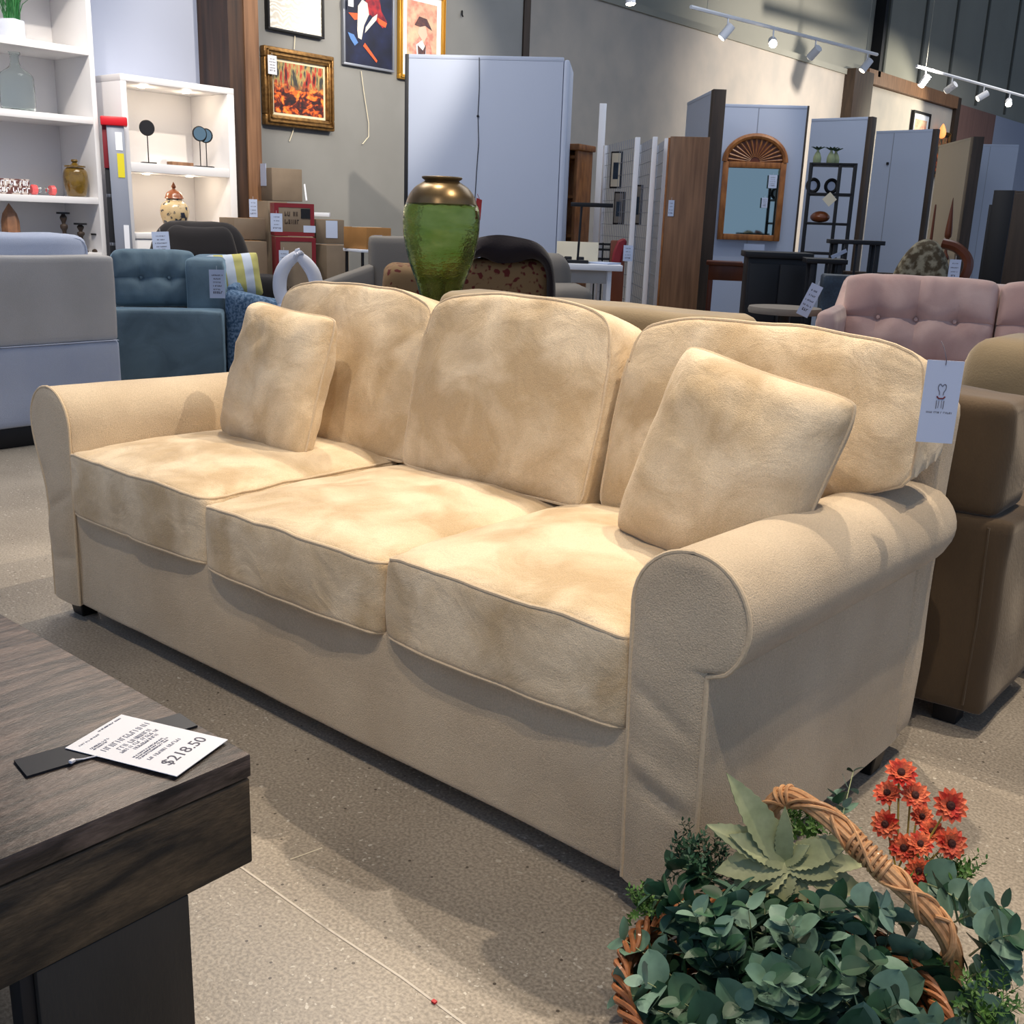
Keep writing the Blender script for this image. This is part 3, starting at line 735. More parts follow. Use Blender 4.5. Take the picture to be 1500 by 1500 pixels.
# succulent rosette
AC = AD(1148, 1262, 1.60)
AG = thing('succulent', 'grey-green spiky succulent rosette sitting at the back of the basket under the handle', 'plant', AC)
def spiky(base, d, nrm, L_, W):
    bm = newbm(); d = d.normalized(); nrm = (nrm - d * nrm.dot(d)).normalized(); s = d.cross(nrm); rows = []; n = 22
    for i in range(n + 1):
        t = i / n; w = W / 2 * (.45 + 1.3 * t - 1.75 * t ** 2.2 if t < 1 else 0); w = max(w, .0006) * (1 + (.10 if i % 2 else -.03) * (t < .97))
        c = base + d * (L_ * t) + nrm * (-.18 * L_ * t * t + .02 * L_)
        rows.append([bm.verts.new(c + s * (w * k) + nrm * (.28 * w * abs(k) ** 1.6)) for k in (-1, -.5, 0, .5, 1)])
    low = [[bm.verts.new(v.co - nrm * .0022) for v in r] for r in rows]
    for R_ in (rows, low):
        for a, b in zip(R_, R_[1:]):
            for k in range(4): bm.faces.new((a[k], a[k + 1], b[k + 1], b[k]))
    for a in (0, 4):
        for i in range(n): bm.faces.new((rows[i][a], rows[i + 1][a], low[i + 1][a], low[i][a]))
    return bm
def scr(u, v): return CR * (u) + CU * (v)
toc = (CAM - AC).normalized()
for (du, dv, out, L2, W2_) in ((-62, 105, .35, .155, .052), (-110, 60, .30, .125, .05), (-70, 40, .5, .095, .046), (2, 60, .7, .09, .03), (78, 22, .4, .09, .048), (95, 38, .2, .10, .04), (110, -38, .2, .125, .05), (60, -14, .45, .075, .045), (35, -60, .45, .06, .042),
                              (-12, -70, .45, .065, .05), (-75, -55, .3, .105, .06), (-95, -10, .25, .10, .058), (28, 20, .9, .05, .03), (120, 0, .1, .12, .04)):
    dr = (scr(du, dv)).normalized() + toc * out
    obj('leaf', spiky(Vector(), dr, toc + Vector((0, 0, .35)), L2 * 1.06, W2_ * 1.18), 'agave', AG)
# fern sprigs
def fernpatch(name, label, centre, n, spread, ln, seed, matn='fern'):
    r = random.Random(seed); bm = newbm()
    for k in range(n):
        b = Vector((r.uniform(-1, 1) * spread, r.uniform(-1, 1) * spread, r.uniform(-.5, .3) * spread)); d = rv(r, .9)
        tube(bm, [b, b + d * ln * .5, b + d * ln + Vector((0, 0, -.1 * ln))], .0006, 3)
        for j in range(12):
            t = .15 + .85 * j / 12; u = (d.orthogonal().normalized()); w = d.cross(u); a = j * 2.4
            q = (u * math.cos(a) + w * math.sin(a) + d * .5)
            leaf(bm, b + d * ln * t, q, d, ln * .22, ln * .07, 0, 1, 3)
    o = obj(name, bm, matn, None); o.location = centre; tag(o, label, 'foliage'); return o
fernpatch('fern_sprig', 'dark feathery greenery at the basket\'s far left against the sofa arm', AD(1025, 1265, 1.66), 46, .035, .05, 1, 'eucad')
fernpatch('fern_sprig', 'bright feathery sprig below the orange flowers at the basket\'s right rim', AD(1385, 1290, 1.72), 40, .03, .055, 2)
fernpatch('fern_sprig', 'small bright green sprig poking over the basket\'s left rim', AD(945, 1335, 1.58), 26, .016, .04, 3)
fernpatch('fern_sprig', 'yellow-green feathery sprig under the handle\'s near foot', AD(1435, 1480, 1.42), 34, .03, .05, 4)
fernpatch('fern_sprig', 'small green sprig behind the succulent under the handle\'s far bend', AD(1175, 1215, 1.68), 34, .022, .045, 5)
# orange flowers
FO = AD(1320, 1300, 1.72)
FL = thing('orange_flowers', 'bunch of small orange-red daisy flowers with dark centres at the basket\'s back right', 'flowers', FO)
def daisy(u, v, d, R_, tilt, seed, kk):
    p = AD(u, v, d) - FO; r = random.Random(seed); n = (toc + Vector((tilt[0], tilt[1], tilt[2]))).normalized(); a = n.orthogonal().normalized(); b = n.cross(a)
    bm = newbm()
    for ring_, cnt, q, lift in ((0, 13, 1, .2), (1, 11, .66, .6)):
        for k in range(cnt):
            t = 2 * PI * k / cnt + ring_ * .3; dd = a * math.cos(t) + b * math.sin(t) + n * (lift + r.uniform(-.15, .15))
            leaf(bm, p + (a * math.cos(t) + b * math.sin(t)) * R_ * .2, dd, n, R_ * .86 * q, R_ * .46, .4, 1, 6, .1)
    f = obj('flower', bm, 'petal', FL)
    bm = newbm(); T = Matrix.Translation(p + n * .002) @ Matrix((a, b, n)).transposed().to_4x4()
    lathe(bm, [(0, -.002), (R_ * .26, 0), (R_ * .24, R_ * .14), (R_ * .12, R_ * .2), (0, R_ * .17)], 14); bm.transform(T)
    obj('flower_centre', bm, 'flcen', f)
    bm = newbm(); e = Vector((r.uniform(-.02, .02), r.uniform(-.02, .02), -.02)) * .6
    tube(bm, [p - n * .001, p - n * .02 + Vector((0, 0, -.01)), (p * .4 + e)], [.0022, .0018, .0016], 6); obj('flower_stem', bm, 'flstem', f)
    return f
for i, (u, v, d, R_, tl) in enumerate(((1320, 1132, 1.74, .022, (0, 0, .7)), (1300, 1162, 1.76, .02, (-.5, 0, .6)), (1340, 1165, 1.74, .021, (.3, 0, .5)), (1392, 1180, 1.72, .024, (.2, 0, .1)), (1297, 1207, 1.73, .02, (-.3, 0, -.1)),
                                      (1350, 1196, 1.77, .017, (.4, 0, .3)), (1365, 1218, 1.74, .018, (.2, 0, .8)), (1324, 1242, 1.72, .02, (-.2, 0, 0)), (1348, 1236, 1.71, .018, (.1, 0, .5)), (1393, 1235, 1.70, .022, (.4, 0, 0)), (1346, 1275, 1.69, .019, (0, 0, -.2)))):
    daisy(u, v, d, R_ * 1.15, tl, i, i)
# ================================================================ background helpers
def yaw_of(u):
    d = ray(u, 300); return -math.atan2(d.x, d.y)
class Loc:
    def __init__(s, name, label, cat, u, d, off=0, group=None, base=0):
        s.u, s.d = u, d; p = AD(u, 350, d); s.rz = yaw_of(u) + off; s.p = Vector((p.x, p.y, base))
        s.t = thing(name, label, cat, s.p, s.rz, group); s.k = d / CF; s.base = base
    def X(s, u): return (u - s.u) * s.k
    def Z(s, v, u=None):
        return AD(s.u if u is None else u, v, s.d).z - s.base
    def bx(s, name, u0, u1, v0, v1, y0, y1, m, bev=.004, parent=None, **k):
        z1 = s.Z(v0, (u0 + u1) / 2); z0 = 0 if v1 is None else s.Z(v1, (u0 + u1) / 2)
        return bxo(name, s.X(u0), s.X(u1), y0, y1, z0, z1, m, parent or s.t, bev, **k)
def rb(name, x0, x1, y0, y1, z0, z1, r, m, parent, n=10, wob=.006, seed=1, post=None, **k):
    c = Vector(((x0 + x1) / 2, (y0 + y1) / 2, (z0 + z1) / 2))
    def f(q):
        q = Vector(q); q = q + c; w = nz(q, 7, seed) * wob; q += Vector((w, w, w)); return post(q) if post else q
    return obj(name, roundbox(x1 - x0, y1 - y0, z1 - z0, r, n, f), m, parent, **k)

# ---------------------------------------------------------------- tall bookcase (faces +x)
XB = -6.5
ye_ = AX(152, 300, XB).y
BKC = thing('bookcase', 'tall white open bookcase at the left edge, its shelves lit and dressed with glassware', 'bookcase', (-6.75, ye_ - .8, 0), 0)
def bl_(x, y): return x + 6.75, y - (ye_ - .8)
x0, x1 = -.248, .25
bxo('side_panel', x0, x1, .765, .80, 0, 3.3, 'cabwhite', BKC, label='end panel nearest the ladder')
bxo('side_panel', x0, x1, -.80, -.765, 0, 3.3, 'cabwhite', BKC)
bxo('back_panel', x0, x0 + .015, -.765, .765, .1, 3.3, 'cabwhite', BKC)
SHZ = [(.82, .86)] + [(z - .045, z) for z in (1.236, 1.765, 2.205, 2.7)]
for a, b in [(.08, .12), (.4, .44)] + SHZ: bxo('shelf', x0 + .015, x1 - .004, -.765, .765, a, b, 'cabwhite', BKC, bev=.002)
bxo('plinth', x0, x1 - .03, -.765, .765, 0, .08, 'cabwhite', BKC); bxo('top_panel', x0, x1, -.80, .80, 3.3, 3.34, 'cabwhite', BKC)
def on(u, v, z, x=None):
    """point on the shelf of height z under pixel column u"""
    p = AX(u, v, x if x is not None else -6.62); return Vector((p.x, p.y, z))
S1, S2, S3, S4 = .86, 1.236, 1.765, 2.205
# potted grass
p = on(18, 45, S4); T = thing('potted_grass', 'green artificial grass in a square white pot, top shelf of the bookcase', 'plant', p, .5)
bxo('pot', -.055, .055, -.055, .055, .001, .12, 'marble', T)
bm = newbm(); r = random.Random(4)
for k in range(110):
    a = r.uniform(0, 2 * PI); s = r.uniform(.02, .13); h = r.uniform(.14, .3); b = Vector((r.uniform(-.04, .04), r.uniform(-.04, .04), .118))
    tube(bm, [b, b + Vector((math.cos(a) * s * .3, math.sin(a) * s * .3, h * .6)), b + Vector((math.cos(a) * s, math.sin(a) * s, h))], [.003, .0025, .0006], 4)
obj('grass', bm, 'grass', T)
# demijohn
p = on(27, 155, S3); T = thing('demijohn', 'large clear pale-green glass bottle with a narrow neck on the bookcase', 'bottle', p)
prof = smoothprof([(.0, .004), (.085, .003), (.108, .03), (.108, .18), (.098, .23), (.045, .27), (.030, .30), (.030, .345), (.038, .352), (.038, .365)], 5)
obj('glass_body', lathe(newbm(), prof + [(r_ - .006 if r_ > .008 else 0, z + (.006 if z < .02 else 0)) for r_, z in prof[::-1]], 32, close=False), 'cglass', T)
# lidded amber jar
p = on(112, 278, S2); T = thing('glass_jar', 'amber glass lidded jar at the right end of the bookcase shelf', 'jar', p)
obj('jar_body', lathe(newbm(), smoothprof([(0, .003), (.055, .003), (.068, .03), (.082, .10), (.078, .165), (.055, .195)], 5) + [(0, .195)], 28, close=False), 'aglass', T)
l = obj('lid', lathe(newbm(), [(0, .196), (.07, .197), (.070, .208), (.03, .213), (.02, .222), (.014, .228), (.024, .238), (.02, .25), (0, .252)], 24), 'aglass', T)
# decorative word sign
p = on(18, 276, S2); T = thing('word_sign', 'small dark red-brown sign covered in pale lettering on the bookcase shelf', 'sign', p, PI / 2)
bxo('board', -.13, .115, -.012, .012, 0.001, .10, 'signmark', T, bev=.001)
bm = newbm(); rnd = random.Random(8)
for zz in (.058, .012): scribble(bm, -.12, .105, zz, .032, rnd, t=.001, th=.006)
bm.transform(Matrix.Translation((0, -.012, 0))); obj('lettering', bm, 'card', T, smooth=False)
for u, L_ in ((47, 'left'), (79, 'right')):
    p = on(u, 277, S2); T = thing('pink_candle_holder', 'pink and clear glass candle holder on its side, %s one beside the word sign' % L_, 'candle holder', p)
    bm = lathe(newbm(), [(0, -.03), (.032, -.028), (.034, 0), (.026, .008), (0, .008)], 20); bm.transform(Matrix.Translation((0, 0, .036)) @ Matrix.Rotation(PI / 2 * (1 if u == 47 else -1), 4, 'X'))
    obj('pink_base', bm, 'pinkglass', T)
    bm = lathe(newbm(), [(0, .0), (.012, .0), (.010, .03), (.02, .05), (0, .052)], 16); bm.transform(Matrix.Translation((0, 0, .036)) @ Matrix.Rotation(PI / 2 * (1 if u == 79 else -1), 4, 'X') @ Matrix.Translation((0, 0, .008)))
    obj('clear_stem', bm, 'cglass', T)
p = on(16, 335, S1); T = thing('stone_point', 'brown pointed crystal ornament on the bookcase\'s lowest visible shelf', 'ornament', p, .3)
obj('stone', lathe(newbm(), [(0, .001), (.062, .001), (.058, .20), (.046, .25), (0, .32)], 6), 'agatebrown', T, ang=20)
for (u, h, wh) in ((94, .27, 'tallest'), (118, .20, 'middle'), (142, .13, 'shortest')):
    p = on(u, 335, S1, -6.6); T = thing('candlestick', 'dark turned wooden candlestick with flat top, %s of the three on the bookcase' % wh, 'candlestick', p, 0, 'dark candlesticks')
    obj('stem', lathe(newbm(), smoothprof([(0, .001), (.04, .001), (.04, .015), (.018, .03), (.013, h * .5), (.024, h * .6), (.024, h * .68), (.012, h * .72), (.024, h * .86), (.014, h * .93), (.014, h - .012)], 4), 20), 'darkedge', T)
    obj('top_plate', lathe(newbm(), [(0, h - .012), (.044, h - .012), (.044, h), (0, h)], 24), 'black', T)
p = on(76, 338, S1, -6.55); o = obj('feather_quill', tube(newbm(), [(0, 0, .003), (0, .018, .06), (0, .034, .105)], [.003, .004, .002], 6), 'quill'); o.location = p
tag(o, 'slim ivory stick leaning beside the candlesticks on the bookcase', 'ornament')
# ---------------------------------------------------------------- step ladder
pL = AX(179, 350, -6.42)
LD = thing('step_ladder', 'folded aluminium step ladder with a red top standing between bookcase and cabinet', 'ladder', (pL.x, pL.y, 0), yaw_of(176))
zt = AX(176, 172, -6.42).z
kx = 1 / CF * 7.4
obj('front_rail', box(newbm(), -.035, .08, -.03, 0, 0, zt - .05, .003, mtx=Matrix.Rotation(math.radians(-.8), 4, 'Y')), 'steel', LD)
obj('rear_rail', box(newbm(), -.085, -.04, .0, .06, 0, zt - .12, .003), 'black', LD, label='dark rear rail')
for k in range(5): obj('step', box(newbm(), -.085, -.035, .0, .06, .25 + .33 * k, .275 + .33 * k, .002), 'steel', LD)
obj('top_cap', box(newbm(), -.095, .08, -.05, .08, zt - .06, zt, .01), 'red', LD); obj('side_plate', box(newbm(), -.088, -.038, -.012, -.002, zt - .34, zt - .06, .002), 'redcard', LD)
obj('warning_label', box(newbm(), -.0, .045, -.033, -.031, zt - .40, zt - .24), 'yellow', LD, smooth=False)
obj('label', box(newbm(), -.005, .04, -.033, -.031, zt - .22, zt - .10), 'card', LD, smooth=False)
obj('label', box(newbm(), .015, .05, -.034, -.032, zt - .98, zt - .72), 'card', LD, smooth=False)
# ---------------------------------------------------------------- display cabinet with niches (faces +x)
n0, n1 = AX(187, 300, XB).y, AX(348, 300, XB).y
cy_ = (n0 + n1) / 2; hw = (n1 - n0) / 2
DC = thing('display_cabinet', 'white two-niche display cabinet with small downlights, holding mirrors and a ginger jar', 'display cabinet', (-6.75, cy_, 0))
bxo('side_panel', x0, x1, -hw, -hw + .045, 0, 2.03, 'cabwhite', DC); bxo('side_panel', x0, x1, hw - .06, hw, 0, 2.03, 'cabwhite', DC)
bxo('back_panel', x0, x0 + .012, -hw + .045, hw - .06, 0, 2.03, 'cabwhite', DC)
tp = bxo('top_panel', x0, x1, -hw, hw, 2.03, 2.075, 'cabwhite', DC)
bxo('shelf', x0 + .012, x1 - .002, -hw + .045, hw - .06, 1.425, 1.49, 'cabwhite', DC)
bxo('shelf', x0 + .012, x1 - .002, -hw + .045, hw - .06, .96, 1.0, 'cabwhite', DC); bxo('plinth', x0 + .012, x1 - .01, -hw + .045, hw - .06, 0, .96, 'cabwhite', DC)
dlp = []
for y in (-.17, .2):
    for z, nm in ((2.028, 0), (1.423, 1)):
        bm = lathe(newbm(), [(0, -.006), (.024, -.006), (.03, 0), (0, 0)], 20); bm.transform(Matrix.Translation((.02, y, z)))
        obj('downlight', bm, 'lampdim', tp); dlp.append((-6.73, cy_ + y, z - .03))
p0 = on(217, 238, 1.49, -6.6)
def hand_mirror(u, h, r_, yaw, label):
    p = on(u, 240, 1.49, -6.62); T = thing('table_mirror', label, 'mirror', p, yaw, 'round mirrors on the display cabinet')
    bxo('base', -.05, .05, -.035, .035, .001, .012, 'black', T, bev=.002)
    obj('stem', tube(newbm(), [(0, 0, .012), (0, 0, h - r_)], .004, 8), 'black', T)
    bm = lathe(newbm(), [(0, -.006), (r_, -.006), (r_ + .004, 0), (r_, .006), (0, .006)], 28); bm.transform(Matrix.Translation((0, 0, h)) @ Matrix.Rotation(PI / 2, 4, 'X')); obj('frame', bm, 'black', T)
    bm = lathe(newbm(), [(0, -.001), (r_ * .92, -.001), (r_ * .92, .001), (0, .001)], 28); bm.transform(Matrix.Translation((0, -.0075, h)) @ Matrix.Rotation(PI / 2, 4, 'X')); obj('mirror_glass', bm, 'mirror', T)
hand_mirror(218, .25, .052, yaw_of(218) + PI + .25, 'round black-backed mirror on a thin stand, leftmost on the display cabinet shelf')
hand_mirror(294, .245, .052, yaw_of(294) + .35, 'round mirror on a thin stand, middle one of three on the cabinet shelf')
hand_mirror(303, .235, .050, yaw_of(303) - .25, 'round mirror on a thin stand, rightmost of three on the cabinet shelf')
p = on(264, 240, 1.49, -6.62); o = bxo('wooden_tray', -.04, .04, -.09, .09, 0.001, .028, 'midwood', bev=.003); o.location = p; tag(o, 'flat brown wooden tray between the mirrors on the cabinet shelf', 'tray')
p = on(257, 330, 1.0, -6.6); T = thing('ginger_jar', 'painted porcelain ginger jar with a domed rust lid in the cabinet\'s lower niche', 'jar', p)
obj('jar_body', lathe(newbm(), smoothprof([(0, .002), (.06, .002), (.07, .03), (.105, .13), (.098, .2), (.062, .235), (.058, .25)], 5) + [(0, .25)], 32, close=False), 'porcelain', T)
l = obj('lid', lathe(newbm(), smoothprof([(0, .251), (.064, .251), (.066, .262), (.052, .295), (.02, .315), (.012, .325), (.018, .34), (.01, .355), (.002, .372)], 4), 28), 'rust', T)
p = AX(300, 375, -6.62)
# ---------------------------------------------------------------- pictures on the grey wall
def art_material(kind):
    m = bpy.data.materials.new('art_' + kind); m.use_nodes = True; nt = m.node_tree; N = nt.nodes; L = nt.links; b = N['Principled BSDF']; b.inputs['Roughness'].default_value = .5
    tc = N.new('ShaderNodeTexCoord')
    def ramp(fac, stops, const=False):
        r = N.new('ShaderNodeValToRGB'); el = r.color_ramp.elements
        if const: r.color_ramp.interpolation = 'CONSTANT'
        while len(el) < len(stops): el.new(.5)
        for e, (p_, c) in zip(el, stops): e.position = p_; e.color = lin(c)
        L.new(fac, r.inputs[0]); return r.outputs[0]
    mp = N.new('ShaderNodeMapping'); L.new(tc.outputs['Object'], mp.inputs[0])
    if kind == 'fire':
        mp.inputs['Scale'].default_value = (14, 1, 4); n = N.new('ShaderNodeTexNoise'); n.inputs['Scale'].default_value = 1.4; n.inputs['Detail'].default_value = 5; L.new(mp.outputs[0], n.inputs[0])
        up = ramp(n.outputs['Fac'], [(.3, (24, 14, 18)), (.42, (60, 60, 56)), (.5, (170, 150, 90)), (.56, (176, 50, 34)), (.68, (40, 14, 18))])
        mp2 = N.new('ShaderNodeMapping'); mp2.inputs['Scale'].default_value = (9, 1, 14); L.new(tc.outputs['Object'], mp2.inputs[0])
        n2 = N.new('ShaderNodeTexNoise'); n2.inputs['Scale'].default_value = 1.3; n2.inputs['Detail'].default_value = 6; n2.inputs['Distortion'].default_value = 1; L.new(mp2.outputs[0], n2.inputs[0])
        lo = ramp(n2.outputs['Fac'], [(.36, (30, 12, 16)), (.48, (90, 24, 16)), (.56, (224, 96, 26)), (.66, (236, 160, 60)), (.8, (60, 16, 16))])
        s = N.new('ShaderNodeSeparateXYZ'); L.new(tc.outputs['Object'], s.inputs[0]); mr = N.new('ShaderNodeMapRange'); mr.inputs[1].default_value = -.02; mr.inputs[2].default_value = .06; L.new(s.outputs[2], mr.inputs[0])
        mx = N.new('ShaderNodeMix'); mx.data_type = 'RGBA'; L.new(mr.outputs[0], mx.inputs[0]); L.new(lo, mx.inputs[6]); L.new(up, mx.inputs[7]); L.new(mx.outputs[2], b.inputs[0])
    elif kind == 'swirl':
        v = N.new('ShaderNodeTexWave'); v.wave_type = 'RINGS'; v.inputs['Scale'].default_value = 9; v.inputs['Distortion'].default_value = 14; v.inputs['Detail'].default_value = 2; L.new(tc.outputs['Object'], v.inputs[0])
        L.new(ramp(v.outputs['Fac'], [(.2, (214, 208, 196)), (.6, (238, 232, 218)), (.9, (250, 246, 236))]), b.inputs[0])
    elif kind == 'navy':
        n = N.new('ShaderNodeTexNoise'); n.inputs['Scale'].default_value = 5; n.inputs['Detail'].default_value = 4; L.new(tc.outputs['Object'], n.inputs[0])
        L.new(ramp(n.outputs['Fac'], [(.35, (14, 16, 34)), (.6, (22, 28, 60)), (.8, (34, 48, 92))]), b.inputs[0])
    elif kind == 'peach':
        n = N.new('ShaderNodeTexNoise'); n.inputs['Scale'].default_value = 12; n.inputs['Detail'].default_value = 4; L.new(tc.outputs['Object'], n.inputs[0])
        L.new(ramp(n.outputs['Fac'], [(.35, (226, 196, 160)), (.5, (224, 178, 150)), (.65, (214, 140, 120))]), b.inputs[0])
    return m
XW = -6.97
def picture(name, label, a, b, fw, fm, mm, art, mat_w=0, depth=.04, nested=True):
    """a, b: wall points (lower near corner, upper far corner); faces +x"""
    yc, zc = (a.y + b.y) / 2, (a.z + b.z) / 2; w = b.y - a.y; h = b.z - a.z
    T = thing(name, label, 'picture', (-7.0 + .004, yc, zc), PI / 2)
    fr = newbm()
    for (p0, p1, q0, q1) in ((-w / 2, w / 2, h / 2 - fw, h / 2), (-w / 2, w / 2, -h / 2, -h / 2 + fw), (-w / 2, -w / 2 + fw, -h / 2 + fw, h / 2 - fw), (w / 2 - fw, w / 2, -h / 2 + fw, h / 2 - fw)):
        box(fr, p0, p1, -depth, 0, q0, q1, fw * .12)
    if nested:
        for f_, dd_ in ((.28, .016), (.62, .008)):
            a_, b_ = w / 2 - fw * f_, h / 2 - fw * f_
            for q_ in ((-a_, a_, b_ - fw * .16, b_), (-a_, a_, -b_, -b_ + fw * .16), (-a_, -a_ + fw * .16, -b_, b_), (a_ - fw * .16, a_, -b_, b_)): box(fr, q_[0], q_[1], -depth - dd_, -depth + .01, q_[2], q_[3], .003)
    obj('frame', fr, fm, T)
    iw, ih = w - 2 * fw, h - 2 * fw
    bxo('mount', -iw / 2, iw / 2, -depth * .55, -.002, -ih / 2, ih / 2, mm, T, bev=0, smooth=False)
    aw, ah = iw / 2 - mat_w, ih / 2 - mat_w
    ar = bxo('artwork', -aw, aw, -depth * .6, -depth * .5, -ah, ah, art, T, bev=0, smooth=False)
    return T, aw, ah, -depth * .6 - .001
m_fire, m_swirl, m_navy, m_peach = [art_material(k) for k in ('fire', 'swirl', 'navy', 'peach')]
M['cream'] = mat('cream_mount', (226, 214, 180), .6)
def wp(u, v): return AX(u, v, XW)
def V2(y, z): return Vector((0, y, z))
a1, b1 = wp(386, 180), wp(486, 84)
T, *_ = picture('framed_painting', 'abstract fiery red and orange painting in a wide antique gold frame on the grey wall', V2(a1.y, 1.885), V2(b1.y, 2.50), .085, 'gold', 'cream', m_fire, .022, .06)
T, *_ = picture('framed_painting', 'pale cream swirl-pattern canvas in a thin dark frame above the fiery painting', V2(wp(391, 45).y, 2.63), V2(wp(473, 52).y, 3.25), .018, 'black', 'cream', m_swirl, .0, .05, nested=False)
T, aw, ah, yy = picture('framed_painting', 'dark navy painting with red drapery and pale shapes in a thin silver frame', V2(wp(503, 95).y, 2.46), V2(wp(577, 100).y, 3.30), .02, 'steel', 'black', m_navy, .0, .035, nested=False)
def blob(T, yy, pts, m, name='painted_shape', th=.001):
    bm = newbm(); prism(bm, pts, 'y', yy - th, yy); obj(name, bm, m, T, smooth=False)
M['paintred'] = mat('paint_red', (170, 40, 48), .6, col2=(90, 26, 44), scale=18); M['paintor'] = mat('paint_orange', (222, 92, 50), .6); M['paintwh'] = mat('paint_white', (214, 206, 196), .6); M['paintbl'] = mat('paint_blue', (90, 130, 190), .6)
M['paintdk'] = mat('paint_dark', (74, 58, 66), .6, col2=(110, 76, 70), scale=30); M['skin'] = mat('paint_flesh', (232, 196, 172), .6); M['paintpk'] = mat('paint_rose', (214, 128, 112), .6, col2=(226, 168, 150), scale=30)
cz = -.12
blob(T, yy, [(-.13, .15 + cz), (-.05, .21 + cz), (.0, .42 + cz), (.10, .42 + cz), (.15, .2 + cz), (.22, .12 + cz), (.17, .06 + cz), (.02, .15 + cz), (-.08, .12 + cz)], 'paintred')
blob(T, yy - .001, [(-.24, .13 + cz), (-.14, .14 + cz), (-.1, .1 + cz), (-.17, .08 + cz)], 'paintor'); blob(T, yy - .001, [(.1, .14 + cz), (.22, .11 + cz), (.2, .07 + cz), (.12, .09 + cz)], 'paintor')
blob(T, yy - .002, [(-.14, .0 + cz), (-.13, .2 + cz), (-.08, .26 + cz), (-.02, .24 + cz), (.0, .15 + cz), (-.06, .05 + cz), (-.09, -.07 + cz), (-.13, -.06 + cz)], 'paintwh'); blob(T, yy - .003, [(-.05, -.01 + cz), (.09, .12 + cz), (.1, .17 + cz), (.04, .13 + cz), (-.04, .04 + cz)], 'paintwh')
blob(T, yy - .002, [(-.25, -.03 + cz), (-.18, -.04 + cz), (-.13, -.10 + cz), (-.17, -.13 + cz), (-.22, -.08 + cz)], 'paintbl'); blob(T, yy - .002, [(-.07, -.12 + cz), (.09, -.24 + cz), (.1, -.22 + cz), (-.05, -.09 + cz)], 'paintor')
T, aw, ah, yy = picture('framed_painting', 'portrait of a woman in a dark hat, white mount and bright gold frame', V2(wp(584, 97).y, 2.42), V2(wp(651, 60).y, 3.22), .045, 'gold', 'card', m_peach, .06, .04)
M['goldb'] = mat('bright_gold', (206, 156, 62), .35, metal=.5)
for ch in T.children:
    if ch.name.startswith('frame'): ch.data.materials[0] = M['goldb']
blob(T, yy, [(-.14, -.28), (-.12, -.08), (-.03, .0), (.08, .0), (.13, -.1), (.12, -.28)], 'paintpk'); blob(T, yy - .001, [(-.06, .02), (-.04, .1), (.04, .1), (.07, .02), (.02, -.05)], 'skin'); blob(T, yy - .001, [(-.06, -.22), (-.08, -.08), (.0, -.03), (.05, -.1), (.06, -.24)], 'card')
blob(T, yy - .002, [(-.10, .09), (-.04, .17), (.06, .16), (.13, .07), (.04, .10), (-.03, .08)], 'paintdk'); blob(T, yy - .002, [(-.05, -.18), (-.06, -.08), (.01, -.12), (.05, -.06), (.04, -.2)], 'paintdk')
for (u, v, w, h, lab) in ((399, 95, .09, .145, 'white paper tag on the top left corner of the fiery painting'), (514, 3, .06, .07, 'small white tag at the top of the navy painting')):
    p = AX(u, v, -6.9); pricetag(p, w, h, lab, PI / 2, m='card')
for (uv, lab) in (((( 432, 52), (431, 72)), 'thin pale cord hanging between the cream canvas and the fiery painting'), (((431, 186), (428, 196), (424, 207)), 'short cord end hanging below the fiery painting'), (((529, 104), (533, 135), (540, 180), (540, 200), (531, 211)), 'long pale cord trailing below the navy painting')):
    tag(obj('hanging_cord', tube(newbm(), [AX(u, v, -6.985) for u, v in uv], .004, 6), 'quill'), lab, 'cord')
tag(obj('wall_hook', tube(newbm(), [AX(677, 16, -6.99), AX(677, 22, -6.96), AX(678, 24, -6.97)], .008, 6), 'black'), 'small hook left bare high on the grey wall', 'hook')
